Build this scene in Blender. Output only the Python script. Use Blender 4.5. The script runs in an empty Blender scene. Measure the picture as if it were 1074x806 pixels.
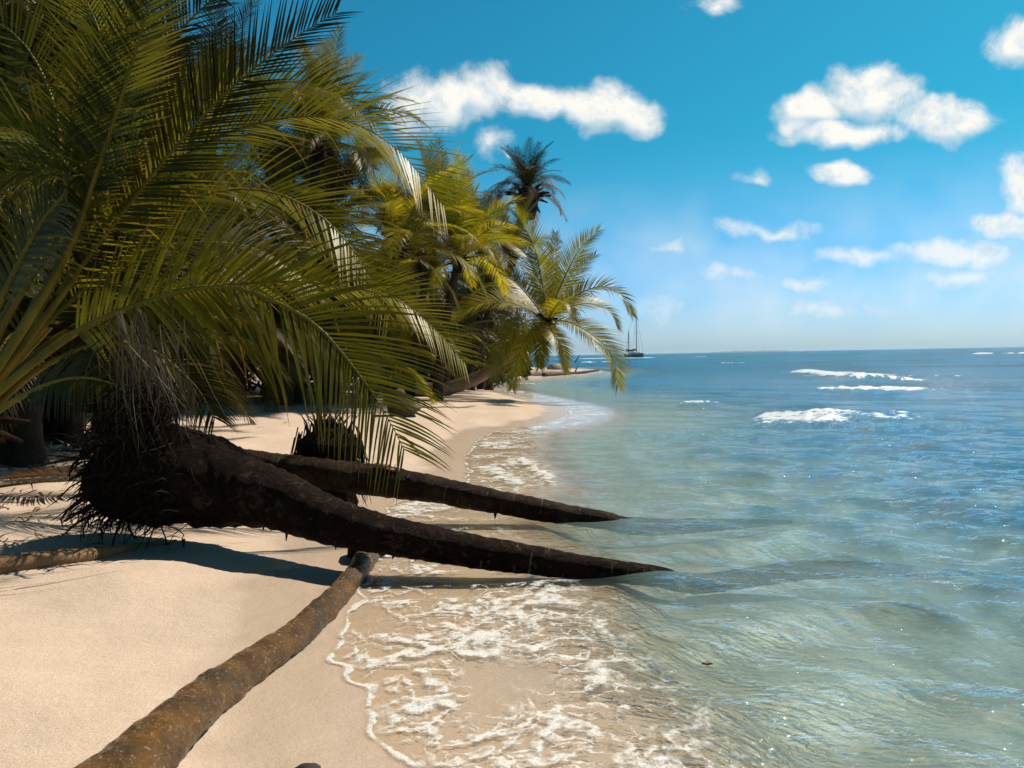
import bpy, math, random
import numpy as np
from mathutils import Vector, Matrix, noise as mnoise

scene = bpy.context.scene
COL = scene.collection
R = math.radians
FPX = 811.0; CX, CY = 537.0, 403.0
H = 1.6
CAM = Vector((0, 0, H))
PITCH, ROLL = R(2.07), R(1.04)
_F = Vector((0, math.cos(PITCH), -math.sin(PITCH)))
_U0 = Vector((0, math.sin(PITCH), math.cos(PITCH)))
_X = Vector((1, 0, 0))
RIGHT = _X * math.cos(ROLL) - _U0 * math.sin(ROLL)
UP = _U0 * math.cos(ROLL) + _X * math.sin(ROLL)
SUN_AZ, SUN_EL = R(47), R(50)       # azimuth measured from +Y towards +X
SUN_DIR = Vector((math.sin(SUN_AZ) * math.cos(SUN_EL), math.cos(SUN_AZ) * math.cos(SUN_EL), math.sin(SUN_EL)))


def ray(px, py):
    return _F * FPX + RIGHT * (px - CX) + UP * (CY - py)


def at(px, py, Y):
    d = ray(px, py)
    return CAM + d * (Y / d.y)


def plane(px, py, z=0.0):
    d = ray(px, py)
    t = (z - H) / d.z
    return CAM + d * t


# ------------------------------------------------------------------ terrain
SHORE_PX = [(440, 806), (412, 788), (392, 768), (388, 752), (393, 738), (382, 722), (366, 708), (350, 696), (350, 678),
            (362, 655), (374, 632), (382, 610), (388, 592), (386, 570), (392, 548), (412, 530), (450, 520), (487, 508),
            (492, 494), (487, 480), (498, 470), (503, 461), (522, 453), (560, 447), (588, 440), (599, 434), (592, 427),
            (560, 419), (530, 412), (512, 407), (520, 402), (545, 399), (585, 395), (612, 392.5), (622, 389.5), (600, 386)]
_sh = [plane(*p).xy for p in SHORE_PX]
_near = [Vector((3.2, -30)), Vector((1.4, -6)), Vector((0.45, 0.0)), Vector((0.05, 1.4)), Vector((-0.2, 2.3))]
_far = [Vector((2, 96)), Vector((-6, 104)), Vector((-60, 150)), Vector((-400, 260)), Vector((-400, -30))]
LAND = _near + _sh + _far
LANDA = np.array([(p[0], p[1]) for p in LAND])


def sines(x, y, seed, lmin, lmax, n):
    rs = np.random.RandomState(seed)
    out = np.zeros_like(x)
    for _ in range(n):
        lam = lmin * (lmax / lmin) ** rs.rand()
        a = rs.rand() * 6.283
        k = 6.283 / lam
        out += np.sin(k * (x * math.cos(a) + y * math.sin(a)) + rs.rand() * 6.283)
    return out / math.sqrt(n / 2)


def shore_dist(x, y):
    """signed distance to the waterline: positive on land"""
    x = np.asarray(x, dtype=float); y = np.asarray(y, dtype=float)
    best = np.full(x.shape, 1e18); inside = np.zeros(x.shape, bool)
    n = len(LANDA)
    for i in range(n):
        ax, ay = LANDA[i]; bx, by = LANDA[(i + 1) % n]
        dx, dy = bx - ax, by - ay
        t = np.clip(((x - ax) * dx + (y - ay) * dy) / (dx * dx + dy * dy + 1e-12), 0, 1)
        d2 = (x - ax - t * dx) ** 2 + (y - ay - t * dy) ** 2
        best = np.minimum(best, d2)
        c = (ay > y) != (by > y)
        with np.errstate(divide='ignore', invalid='ignore'):
            xi = ax + (y - ay) * dx / (dy if dy != 0 else 1e-12)
        inside ^= c & (x < xi)
    d = np.sqrt(best)
    d = np.where(inside, d, -d)
    return d + 0.022 * sines(x, y, 5, 0.22, 0.8, 10)


def shelf_w(x, y, d):
    """distance out from the waterline, rescaled so that 1.4 lies on the edge of the sandy shelf"""
    D = np.interp(y, [1.5, 3, 4, 5.3, 7, 10], [1.0, 1.08, 1.28, 1.75, 1.6, 1.4])
    w = np.maximum(-d, 0)
    return np.where(w < D, w * 1.4 / D, w + 1.4 - D)


def ground_z(x, y, d=None):
    if d is None:
        d = shore_dist(x, y)
    land = 0.62 * (1 - np.exp(-np.maximum(d, 0) * 0.13)) + 0.035 * np.minimum(np.maximum(d - 6, 0), 25)
    land = land + 0.018 * sines(x, y, 9, 0.9, 4.0, 9) * np.clip(d / 1.5, 0, 1)
    w = shelf_w(x, y, d)
    sh = 0.035 * np.clip(w / 1.4, 0, 1) + 0.19 * np.clip((w - 1.35) / 0.6, 0, 1) ** 1.2 + 0.125 * np.maximum(w - 1.95, 0)
    sh = np.where(sh > 1.2, 1.2 + 0.03 * (w - 13), sh)
    sh = np.minimum(sh, 4.0)
    sh = sh * (1 + 0.10 * sines(x, y, 13, 0.8, 3.0, 8) * np.clip((w - 1.2), 0, 1))
    return land - sh


def gz(x, y):
    return float(ground_z(np.array([x]), np.array([y]))[0])


def gp(px, py):
    z = 0.0
    for _ in range(25):
        p = plane(px, py, z)
        z = 0.5 * z + 0.5 * gz(p.x, p.y)
    return Vector((p.x, p.y, z))


# ------------------------------------------------------------------ object helpers
def link(name, me, mat=None, parent=None):
    o = bpy.data.objects.new(name, me)
    COL.objects.link(o)
    if mat and me is not None and len(me.materials) == 0:
        me.materials.append(mat)
    if parent is not None:
        o.parent = parent
    return o


def empty(name, loc):
    o = bpy.data.objects.new(name, None)
    o.location = loc
    o.empty_display_size = 0.2
    COL.objects.link(o)
    return o


def tag(o, label, cat, group=None, kind=None):
    o['label'] = label; o['category'] = cat
    if group: o['group'] = group
    if kind: o['kind'] = kind
    return o


def copy_tree(o, parent=None):
    c = o.copy(); COL.objects.link(c)
    if parent is not None:
        c.parent = parent
    for ch in list(o.children):
        copy_tree(ch, c)
    return c


class MB:
    def __init__(s):
        s.v = []; s.f = []; s.at = {}

    def add(s, verts, faces, **attrs):
        b = len(s.v)
        s.v.extend(verts)
        s.f.extend([tuple(i + b for i in f) for f in faces])
        for k, vals in attrs.items():
            s.at.setdefault(k, {})
            for i, val in enumerate(vals):
                s.at[k][b + i] = val

    def mesh(s, name, smooth=True):
        me = bpy.data.meshes.new(name)
        me.from_pydata([tuple(p) for p in s.v], [], s.f)
        for k, d in s.at.items():
            a = me.attributes.new(k, 'FLOAT', 'POINT')
            arr = np.zeros(len(s.v), dtype=np.float32)
            for i, val in d.items():
                arr[i] = val
            a.data.foreach_set('value', arr)
        if smooth:
            me.polygons.foreach_set('use_smooth', [True] * len(me.polygons))
        me.update()
        return me


def catmull(pts, n):
    """pts: list of Vectors (any dim) -> n samples evenly by arc length"""
    P = [Vector(p) for p in pts]
    P = [P[0] * 2 - P[1]] + P + [P[-1] * 2 - P[-2]]
    dense = []
    for i in range(1, len(P) - 2):
        for k in range(16):
            t = k / 16
            a, b, c, d = P[i - 1], P[i], P[i + 1], P[i + 2]
            dense.append(0.5 * ((2 * b) + (c - a) * t + (2 * a - 5 * b + 4 * c - d) * t * t + (3 * b - a - 3 * c + d) * t ** 3))
    dense.append(P[-2])
    L = [0.0]
    for i in range(1, len(dense)):
        L.append(L[-1] + (dense[i].to_3d() - dense[i - 1].to_3d()).length if len(dense[0]) <= 3 else L[-1] + (Vector(dense[i][:3]) - Vector(dense[i - 1][:3])).length)
    out = []; j = 0
    for k in range(n):
        s = L[-1] * k / (n - 1)
        while j < len(L) - 2 and L[j + 1] < s:
            j += 1
        t = (s - L[j]) / max(L[j + 1] - L[j], 1e-9)
        out.append(dense[j].lerp(dense[j + 1], min(max(t, 0), 1)))
    return out, L[-1]


def tube(mb, pts, radii, nseg=10, disp=None, caps=True):
    """pts: list of Vector, radii list; disp(s, ang, p) -> radius factor"""
    n = len(pts)
    verts = []; faces = []; sa = []; aa = []
    prev = None; s = 0.0
    for i, p in enumerate(pts):
        T = (pts[min(i + 1, n - 1)] - pts[max(i - 1, 0)]).normalized()
        if prev is None:
            ref = Vector((0, 0, 1)) if abs(T.z) < 0.9 else Vector((1, 0, 0))
            N = (ref - T * ref.dot(T)).normalized()
        else:
            N = (prev - T * prev.dot(T)).normalized()
        prev = N
        B = T.cross(N)
        if i: s += (p - pts[i - 1]).length
        for k in range(nseg):
            a = 2 * math.pi * k / nseg
            dr = N * math.cos(a) + B * math.sin(a)
            r = radii[i]
            if disp: r *= disp(s, a, p + dr * r)
            verts.append(p + dr * r); sa.append(s); aa.append(a)
    for i in range(n - 1):
        for k in range(nseg):
            k2 = (k + 1) % nseg
            faces.append((i * nseg + k, i * nseg + k2, (i + 1) * nseg + k2, (i + 1) * nseg + k))
    if caps:
        faces.append(tuple(range(nseg))[::-1])
        faces.append(tuple((n - 1) * nseg + k for k in range(nseg)))
    mb.add(verts, faces, along=sa)


# ------------------------------------------------------------------ node helpers
def new_mat(name):
    m = bpy.data.materials.new(name)
    m.use_nodes = True
    nt = m.node_tree
    nt.nodes.clear()
    return m, nt


class G:
    """tiny node-graph builder"""
    def __init__(s, nt): s.nt = nt

    def n(s, t, **kw):
        nd = s.nt.nodes.new(t)
        for k, v in kw.items(): setattr(nd, k, v)
        return nd

    def l(s, a, b): s.nt.links.new(a, b)

    def _set(s, sock, v):
        if hasattr(v, 'node'): s.l(v, sock)
        else: sock.default_value = v

    def m(s, op, a, b=None, c=None, clamp=False):
        nd = s.n('ShaderNodeMath', operation=op, use_clamp=clamp)
        s._set(nd.inputs[0], a)
        if b is not None: s._set(nd.inputs[1], b)
        if c is not None: s._set(nd.inputs[2], c)
        return nd.outputs[0]

    def vm(s, op, a, b=None, c=None):
        nd = s.n('ShaderNodeVectorMath', operation=op)
        s._set(nd.inputs[0], a)
        if b is not None: s._set(nd.inputs[1], b)
        if c is not None: s._set(nd.inputs[2], c)
        return nd.outputs['Value'] if op in ('LENGTH', 'DOT_PRODUCT') else nd.outputs[0]

    def rng(s, v, a, b, c=0.0, d=1.0, smooth=False):
        nd = s.n('ShaderNodeMapRange')
        nd.interpolation_type = 'SMOOTHSTEP' if smooth else 'LINEAR'
        nd.clamp = True
        s._set(nd.inputs[0], v)
        for i, q in enumerate((a, b, c, d)): s._set(nd.inputs[1 + i], q)
        return nd.outputs[0]

    def noise(s, vec, scale, detail=3, rough=0.55, dist=0.0, col=False):
        nd = s.n('ShaderNodeTexNoise')
        if vec is not None: s.l(vec, nd.inputs['Vector'])
        s._set(nd.inputs['Scale'], scale); nd.inputs['Detail'].default_value = detail
        nd.inputs['Roughness'].default_value = rough; nd.inputs['Distortion'].default_value = dist
        return nd.outputs['Color'] if col else nd.outputs[0]

    def mix(s, f, a, b):
        nd = s.n('ShaderNodeMix', data_type='RGBA')
        s._set(nd.inputs[0], f)
        for i, v in ((6, a), (7, b)):
            if hasattr(v, 'node'): s.l(v, nd.inputs[i])
            else: nd.inputs[i].default_value = (*v, 1) if len(v) == 3 else v
        return nd.outputs[2]

    def attr(s, name):
        return s.n('ShaderNodeAttribute', attribute_name=name).outputs['Fac']

    def pos(s): return s.n('ShaderNodeNewGeometry').outputs['Position']

    def obj(s): return s.n('ShaderNodeTexCoord').outputs['Object']

    def bump(s, h, strength, dist=1.0, normal=None):
        nd = s.n('ShaderNodeBump')
        nd.inputs['Strength'].default_value = strength; nd.inputs['Distance'].default_value = dist
        s.l(h, nd.inputs['Height'])
        if normal is not None: s.l(normal, nd.inputs['Normal'])
        return nd.outputs[0]

    def mixs(s, f, a, b):
        nd = s.n('ShaderNodeMixShader')
        s._set(nd.inputs[0], f); s.l(a, nd.inputs[1]); s.l(b, nd.inputs[2])
        return nd.outputs[0]

    def pbsdf(s, col, rough=0.7, spec=0.3, normal=None):
        nd = s.n('ShaderNodeBsdfPrincipled')
        if hasattr(col, 'node'): s.l(col, nd.inputs['Base Color'])
        else: nd.inputs['Base Color'].default_value = (*col, 1)
        s._set(nd.inputs['Roughness'], rough)
        s._set(nd.inputs['Specular IOR Level'], spec)
        if normal is not None: s.l(normal, nd.inputs['Normal'])
        return nd.outputs[0]

    def out(s, sh):
        o = s.n('ShaderNodeOutputMaterial'); s.l(sh, o.inputs['Surface'])


# ------------------------------------------------------------------ materials
def mat_sand():
    m, nt = new_mat('sand'); g = G(nt)
    p = g.pos()
    d = g.attr('shore')
    n1 = g.rng(g.noise(p, 0.9, 6, 0.65), 0.3, 0.7); n2 = g.noise(p, 150, 4, 0.75); n3 = g.noise(p, 60, 3, 0.6)
    dry = g.mix(n1, (0.51, 0.395, 0.30), (0.60, 0.47, 0.36))
    sp = g.rng(n2, 0.30, 0.72, 0.62, 1.30)
    dry = g.vm('MULTIPLY', dry, None) if False else dry
    mul = g.n('ShaderNodeMix', data_type='RGBA', blend_type='MULTIPLY'); mul.inputs[0].default_value = 1
    g.l(dry, mul.inputs[6])
    comb = g.n('ShaderNodeCombineColor')
    for i in range(3): g.l(sp, comb.inputs[i])
    g.l(comb.outputs[0], mul.inputs[7])
    dry = mul.outputs[2]
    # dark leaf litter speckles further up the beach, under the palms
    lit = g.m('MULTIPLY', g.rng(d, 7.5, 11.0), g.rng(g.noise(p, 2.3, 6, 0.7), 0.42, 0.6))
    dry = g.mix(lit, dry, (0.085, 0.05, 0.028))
    speck = g.m('MULTIPLY', g.rng(g.noise(p, 38, 2, 0.5), 0.70, 0.76), 0.35)
    dry = g.mix(speck, dry, (0.25, 0.16, 0.09))
    wetn = g.m('ADD', d, g.m('MULTIPLY', g.m('SUBTRACT', g.noise(p, 0.9, 3), 0.5), 0.9))
    wet = g.rng(wetn, 0.5, 1.0, 1.0, 0.0, smooth=True)
    shf = g.m('ADD', g.attr('shelf'), g.m('MULTIPLY', g.m('SUBTRACT', g.noise(p, 3.5, 4, 0.6), 0.5), 0.30))
    und = g.rng(shf, 1.35, 1.65, 0.0, 1.0, smooth=True)
    band = g.m('MULTIPLY', g.rng(shf, 1.15, 1.38, smooth=True), g.rng(shf, 2.1, 1.45, smooth=True))       # the darker, mixed-bottom part past the shelf
    wcol = g.mix(n3, (0.43, 0.33, 0.245), (0.53, 0.41, 0.31))
    ucol = g.mix(g.noise(p, 1.6, 5, 0.65), (0.26, 0.235, 0.145), (0.56, 0.50, 0.375))
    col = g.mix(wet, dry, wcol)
    col = g.mix(und, col, ucol)
    col = g.mix(g.m('MULTIPLY', band, 0.55), col, (0.24, 0.17, 0.08))
    rough = g.rng(wet, 0, 1, 0.9, 0.26)
    hgt = g.m('ADD', g.m('MULTIPLY', n2, 0.35), g.m('MULTIPLY', n3, 0.65))
    b = g.bump(hgt, 0.5, 0.010)
    b = g.bump(g.noise(p, 5, 6, 0.62), 0.35, 0.05, b)
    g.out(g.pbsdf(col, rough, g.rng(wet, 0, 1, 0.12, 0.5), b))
    return m


def mat_water():
    m, nt = new_mat('sea_water'); g = G(nt)
    p = g.pos()
    depth = g.attr('depth'); d = g.attr('shore'); brk = g.attr('breaker'); far = g.attr('far')
    w = g.m('MULTIPLY', d, -1.0)
    # ripples
    mp = g.n('ShaderNodeMapping'); mp.inputs['Rotation'].default_value = (0, 0, R(28)); mp.inputs['Scale'].default_value = (1.0, 2.0, 1)
    g.l(p, mp.inputs[0])
    r1 = g.noise(mp.outputs[0], 3.2, 4, 0.55, 0.6); r2 = g.noise(mp.outputs[0], 11, 3, 0.5, 0.4)
    r3 = g.noise(mp.outputs[0], 0.55, 3, 0.55, 0.5)
    h = g.m('ADD', g.m('MULTIPLY', r1, 0.15), g.m('MULTIPLY', r2, 0.082))
    h = g.m('ADD', h, g.m('MULTIPLY', g.m('MULTIPLY', r3, far), 1.5))
    calm = g.rng(g.attr('shelf'), 0.9, 2.3, 0.045, 0.9)
    h = g.m('MULTIPLY', h, calm)
    nrm = g.bump(h, 1.0, 0.55)
    # water body
    clear = g.m('POWER', 2.718, g.m('MULTIPLY', depth, -1.45))
    murk = g.m('MULTIPLY', g.m('SUBTRACT', 1.0, clear), 0.92)
    body = g.mix(g.rng(depth, 0.12, 0.75), (0.35, 0.48, 0.42), (0.009, 0.15, 0.285))
    # patches of weed on the bottom further out
    body = g.mix(g.m('MULTIPLY', g.rng(g.noise(p, 0.07, 4), 0.5, 0.62), g.rng(w, 9, 22)), body, (0.006, 0.09, 0.14))
    dif = g.n('ShaderNodeBsdfDiffuse'); g.l(body, dif.inputs[0])
    tr = g.n('ShaderNodeBsdfTransparent')
    g.l(g.mix(g.rng(depth, 0.0, 0.5), (0.97, 0.97, 0.95), (0.72, 0.88, 0.84)), tr.inputs[0])
    bod = g.mixs(murk, tr.outputs[0], dif.outputs[0])
    fr = g.n('ShaderNodeFresnel'); fr.inputs['IOR'].default_value = 1.333; g.l(nrm, fr.inputs['Normal'])
    gl = g.n('ShaderNodeBsdfGlossy'); g.l(g.m('ADD', 0.032, g.m('MULTIPLY', far, 0.09)), gl.inputs['Roughness']); g.l(nrm, gl.inputs['Normal'])
    gl.inputs[0].default_value = (0.95, 0.97, 1, 1)
    surf = g.mixs(g.m('MULTIPLY', fr.outputs[0], g.m('SUBTRACT', 0.90, g.m('MULTIPLY', far, 0.5))), bod, gl.outputs[0])
    # foam: lacy threads on the swash, a line along its edge, and breakers
    wob = g.n('ShaderNodeVectorMath', operation='MULTIPLY_ADD')
    g.l(g.noise(p, 2.2, 4, 0.6, 0, col=True), wob.inputs[0]); wob.inputs[1].default_value = (0.75, 0.75, 0); g.l(p, wob.inputs[2])
    wob2 = g.n('ShaderNodeVectorMath', operation='MULTIPLY_ADD')
    g.l(g.noise(p, 9, 3, 0.6, 0, col=True), wob2.inputs[0]); wob2.inputs[1].default_value = (0.12, 0.12, 0); g.l(wob.outputs[0], wob2.inputs[2])

    def lace(scale, width):
        vo = g.n('ShaderNodeTexVoronoi', feature='DISTANCE_TO_EDGE'); vo.inputs['Scale'].default_value = scale
        mp2 = g.n('ShaderNodeMapping'); mp2.inputs['Rotation'].default_value = (0, 0, R(25)); mp2.inputs['Scale'].default_value = (1.0, 1.55, 0)
        g.l(wob2.outputs[0], mp2.inputs[0]); g.l(mp2.outputs[0], vo.inputs['Vector'])
        return g.m('SUBTRACT', 1.0, g.m('DIVIDE', vo.outputs['Distance'], width), clamp=True)
    patch = g.noise(p, 1.5, 4, 0.6, 0.4)
    wid = g.m('ADD', g.m('MULTIPLY', g.rng(patch, 0.38, 0.72), 0.175), 0.018)
    L1 = lace(2.1, g.m('ADD', wid, 0.002)); L2 = lace(4.6, g.m('ADD', g.m('MULTIPLY', wid, 0.8), 0.002))
    brkup = g.rng(g.noise(p, 14, 4, 0.6), 0.34, 0.56)
    lz = g.m('MULTIPLY', g.m('MAXIMUM', L1, g.m('MULTIPLY', L2, 0.75)), brkup)
    zone = g.m('MULTIPLY', g.rng(w, 0.0, 0.12), g.rng(g.attr('shelf'), 1.2, 1.75, 1.0, 0.0))
    lz = g.m('MULTIPLY', g.m('MULTIPLY', lz, zone), g.rng(patch, 0.33, 0.48))
    lz = g.m('MULTIPLY', lz, g.attr('lace'))
    ew = g.m('ADD', 0.010, g.m('MULTIPLY', g.rng(g.noise(p, 4.5, 3), 0.45, 0.75), 0.07))
    edge = g.m('MULTIPLY', g.rng(w, -0.03, 0.0), g.rng(g.m('DIVIDE', w, ew), 0.55, 1.1, 1.0, 0.0))
    edge = g.m('MULTIPLY', edge, g.rng(g.noise(p, 5, 4), 0.36, 0.55))
    edge = g.m('MULTIPLY', edge, g.rng(g.noise(p, 60, 3, 0.7), 0.30, 0.48, 0.35, 1.0))
    bn = g.m('ADD', g.m('MULTIPLY', g.noise(p, g.m('SUBTRACT', 7.0, g.m('MULTIPLY', far, 5.5)), 5, 0.7), 1.5), -0.75)
    bf = g.rng(g.m('ADD', brk, bn), 0.45, 0.62)
    mpf = g.n('ShaderNodeMapping'); mpf.inputs['Scale'].default_value = (0.4, 1.1, 1); g.l(p, mpf.inputs[0])
    bf = g.m('MULTIPLY', bf, g.rng(brk, 0.03, 0.1))
    bf = g.m('MULTIPLY', bf, g.rng(g.noise(mpf.outputs[0], g.m('SUBTRACT', 9.0, g.m('MULTIPLY', far, 7.5)), 4, 0.7), g.rng(brk, 0.35, 0.95, 0.50, 0.36), g.rng(brk, 0.35, 0.95, 0.60, 0.50)))
    foam = g.m('MAXIMUM', g.m('MAXIMUM', lz, edge), bf, clamp=True)
    bub = g.rng(g.noise(p, 75, 3, 0.7), 0.36, 0.60, 0.45, 1.0)
    foam = g.m('MULTIPLY', g.rng(foam, 0.06, 0.66), g.m('MAXIMUM', bub, far))
    fnb = g.bump(g.m('ADD', g.m('MULTIPLY', foam, 1.0), g.m('MULTIPLY', g.noise(p, 55, 3, 0.7), 0.4)), 0.3, 0.006)
    fb = g.pbsdf((0.86, 0.86, 0.83), 0.5, 0.4, fnb)
    surf = g.mixs(g.m('MULTIPLY', foam, 0.82), surf, fb)
    # bare film edge fades out on the sand
    tr2 = g.n('ShaderNodeBsdfTransparent')
    surf = g.mixs(g.rng(d, 0.0, 0.05), surf, tr2.outputs[0])
    g.out(surf)
    return m


def mat_leaf(name, c1, c2, c3, trans=0.36, rough=0.40, spec=0.2):
    m, nt = new_mat(name); g = G(nt)
    rnd = g.n('ShaderNodeObjectInfo').outputs['Random']
    lf = g.attr('tint'); tip = g.attr('tip')
    v = g.m('ADD', g.m('MULTIPLY', rnd, 0.55), g.m('MULTIPLY', lf, 0.45))
    col = g.mix(g.rng(v, 0.15, 0.9), c1, c2)
    col = g.mix(g.m('MULTIPLY', g.rng(g.m('ADD', tip, g.m('MULTIPLY', lf, 0.25)), 0.86, 1.14), 0.85), col, c3)
    bs = g.pbsdf(col, rough, spec)
    bs.node.inputs['Specular Tint'].default_value = (1.0, 0.92, 0.74, 1)
    tl = g.n('ShaderNodeBsdfTranslucent')
    bright = g.n('ShaderNodeMix', data_type='RGBA', blend_type='MULTIPLY'); bright.inputs[0].default_value = 1
    g.l(col, bright.inputs[6]); bright.inputs[7].default_value = (2.1, 1.95, 0.45, 1)
    g.l(bright.outputs[2], tl.inputs[0])
    g.out(g.mixs(trans, bs, tl.outputs[0]))
    return m


def mat_bark(name, c1, c2, scar, scarw=0.5, ring=0.11, rough=0.75, spec=0.3, moss=None, barn_glint=0.0, fine=60, lit_chips=0.0, scar0=-9.0):
    m, nt = new_mat(name); g = G(nt)
    p = g.obj()
    s = g.attr('along')
    n1 = g.noise(p, 5, 6, 0.7); n2 = g.noise(p, fine, 4, 0.7)
    col = g.mix(g.rng(n1, 0.3, 0.7), c1, c2)
    mpc = g.n('ShaderNodeMapping'); mpc.inputs['Scale'].default_value = (1.0, 1.0, 1.3); g.l(p, mpc.inputs[0])
    chip = g.noise(mpc.outputs[0], 9, 7, 0.78, 1.2)
    if lit_chips: col = g.mix(g.m('MULTIPLY', g.rng(chip, 0.54, 0.62), lit_chips), col, (0.15, 0.10, 0.065))  # flaky bark, its sunlit edges painted as paler patches
    if moss: col = g.mix(g.rng(g.noise(p, 3.1, 5, 0.7), 0.5, 0.66), col, moss)
    ph = g.m('FRACT', g.m('DIVIDE', g.m('ADD', s, g.m('MULTIPLY', g.noise(p, 3, 3), 0.06)), ring))
    r = g.m('MULTIPLY', g.m('MULTIPLY', g.rng(ph, 0.0, 0.10, 1.0, 0.0), g.rng(s, scar0, scar0 + 0.7)), g.rng(g.noise(p, 9, 3, 0.6), 0.54, 0.64))
    col = g.mix(g.m('MULTIPLY', r, scarw), col, scar)
    if barn_glint: col = g.mix(g.m('MULTIPLY', g.rng(n2, 0.60, 0.68), barn_glint), col, (0.55, 0.47, 0.36))  # pale barnacle specks, wet glitter painted in with them
    hh = g.m('ADD', g.m('ADD', g.m('ADD', g.m('MULTIPLY', n1, 1.0), g.m('MULTIPLY', n2, 0.5)), g.m('MULTIPLY', chip, 2.2 if lit_chips else 0.6)), g.m('MULTIPLY', ph, 0.4))
    rg = g.m('ADD', rough, g.m('MULTIPLY', g.m('SUBTRACT', n2, 0.5), 0.5))
    g.out(g.pbsdf(col, rg, spec, g.bump(hh, 0.9, 0.03)))
    return m


def mat_plain(name, c1, c2, scale=8, rough=0.7, spec=0.3, bump=0.4):
    m, nt = new_mat(name); g = G(nt)
    p = g.obj(); n1 = g.noise(p, scale, 5, 0.65)
    g.out(g.pbsdf(g.mix(g.rng(n1, 0.3, 0.7), c1, c2), rough, spec, g.bump(n1, bump, 0.02)))
    return m


M = {}
M['sand'] = mat_sand()
M['water'] = mat_water()
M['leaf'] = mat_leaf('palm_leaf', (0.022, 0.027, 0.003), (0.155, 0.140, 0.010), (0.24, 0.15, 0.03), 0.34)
M['leaf_lit'] = mat_leaf('palm_leaf_sunlit', (0.10, 0.105, 0.007), (0.33, 0.285, 0.020), (0.34, 0.21, 0.03), 0.46)  # sunlit copy of the leaf, sun brightness put into the colour
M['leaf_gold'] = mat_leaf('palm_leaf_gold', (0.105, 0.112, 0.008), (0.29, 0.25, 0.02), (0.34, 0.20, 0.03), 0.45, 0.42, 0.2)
M['leaf_dark'] = mat_leaf('palm_leaf_shaded', (0.012, 0.014, 0.003), (0.055, 0.050, 0.006), (0.08, 0.05, 0.02), 0.15, 0.4, 0.1)  # shaded copy of the leaf, shade of the grove put into the colour
M['leaf_dead'] = mat_leaf('dead_leaf', (0.10, 0.045, 0.018), (0.20, 0.10, 0.035), (0.16, 0.08, 0.03), 0.25, 0.6, 0.2)
M['leaf_grey'] = mat_leaf('dead_leaf_grey', (0.022, 0.016, 0.011), (0.075, 0.058, 0.042), (0.07, 0.055, 0.04), 0.1, 0.6, 0.2)
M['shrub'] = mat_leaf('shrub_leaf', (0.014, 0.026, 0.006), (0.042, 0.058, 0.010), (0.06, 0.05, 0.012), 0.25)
M['rachis'] = mat_plain('rachis', (0.12, 0.095, 0.010), (0.26, 0.19, 0.018), 3, 0.5, 0.14, 0.1)
M['rachis_dead'] = mat_plain('rachis_dead', (0.12, 0.06, 0.03), (0.2, 0.11, 0.05), 3, 0.7, 0.2, 0.2)
M['bark_main'] = mat_bark('bark_dark', (0.006, 0.0026, 0.0015), (0.026, 0.011, 0.006), (0.42, 0.34, 0.26), 0.85, 0.115, 0.72, 0.06, lit_chips=0.36, scar0=2.1)
M['bark_bole'] = mat_bark('bark_bole', (0.006, 0.0032, 0.002), (0.024, 0.013, 0.008), (0.07, 0.045, 0.03), 0.2, 0.2, 0.85, 0.06, lit_chips=0.14)
M['bark_back'] = mat_bark('bark_red', (0.010, 0.004, 0.0025), (0.045, 0.018, 0.009), (0.34, 0.28, 0.22), 0.55, 0.13, 0.7, 0.1, lit_chips=0.25, moss=(0.055, 0.04, 0.012))
M['bark_wet'] = mat_bark('bark_wet', (0.038, 0.017, 0.003), (0.20, 0.094, 0.014), (0.025, 0.012, 0.004), 0.5, 0.5, 0.24, 0.34, moss=(0.045, 0.03, 0.012), barn_glint=0.75)
M['bark_log'] = mat_bark('bark_log', (0.20, 0.10, 0.04), (0.36, 0.20, 0.085), (0.07, 0.03, 0.015), 0.3, 0.3, 0.55, 0.4)
M['bark_palm'] = mat_bark('bark_palm', (0.20, 0.135, 0.09), (0.36, 0.26, 0.18), (0.05, 0.03, 0.02), 0.7, 0.13, 0.8, 0.2)
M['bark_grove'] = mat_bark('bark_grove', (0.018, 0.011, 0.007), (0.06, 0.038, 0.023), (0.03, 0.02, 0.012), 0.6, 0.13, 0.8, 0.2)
M['root'] = mat_plain('root_fibre', (0.006, 0.003, 0.002), (0.025, 0.012, 0.006), 6, 0.8, 0.08, 0.3)
M['drift'] = mat_plain('driftwood', (0.26, 0.20, 0.15), (0.48, 0.40, 0.31), 5, 0.8, 0.2, 0.4)
M['drift_dark'] = mat_plain('driftwood_dark', (0.035, 0.022, 0.015), (0.10, 0.065, 0.04), 5, 0.8, 0.2, 0.5)
M['husk'] = mat_plain('coconut_husk', (0.10, 0.085, 0.015), (0.2, 0.13, 0.03), 9, 0.5, 0.4, 0.2)
M['hull'] = mat_plain('boat_hull', (0.012, 0.05, 0.09), (0.016, 0.06, 0.10), 2, 0.35, 0.5, 0.05)  # blue of the distance haze put into the hull colour
M['spar'] = mat_plain('boat_spar', (0.03, 0.05, 0.065), (0.045, 0.07, 0.085), 2, 0.5, 0.4, 0.05)
M['boat_white'] = mat_plain('boat_deckhouse', (0.30, 0.30, 0.29), (0.36, 0.36, 0.35), 2, 0.5, 0.4, 0.05)
M['canvas'] = mat_plain('boat_canvas', (0.03, 0.045, 0.07), (0.05, 0.06, 0.08), 4, 0.8, 0.2, 0.1)
M['isle'] = mat_plain('island_wood', (0.08, 0.12, 0.10), (0.11, 0.15, 0.13), 0.02, 0.9, 0.1, 0.0)
M['lump'] = mat_plain('dark_lump', (0.02, 0.016, 0.016), (0.05, 0.04, 0.036), 12, 0.8, 0.3, 0.4)
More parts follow.
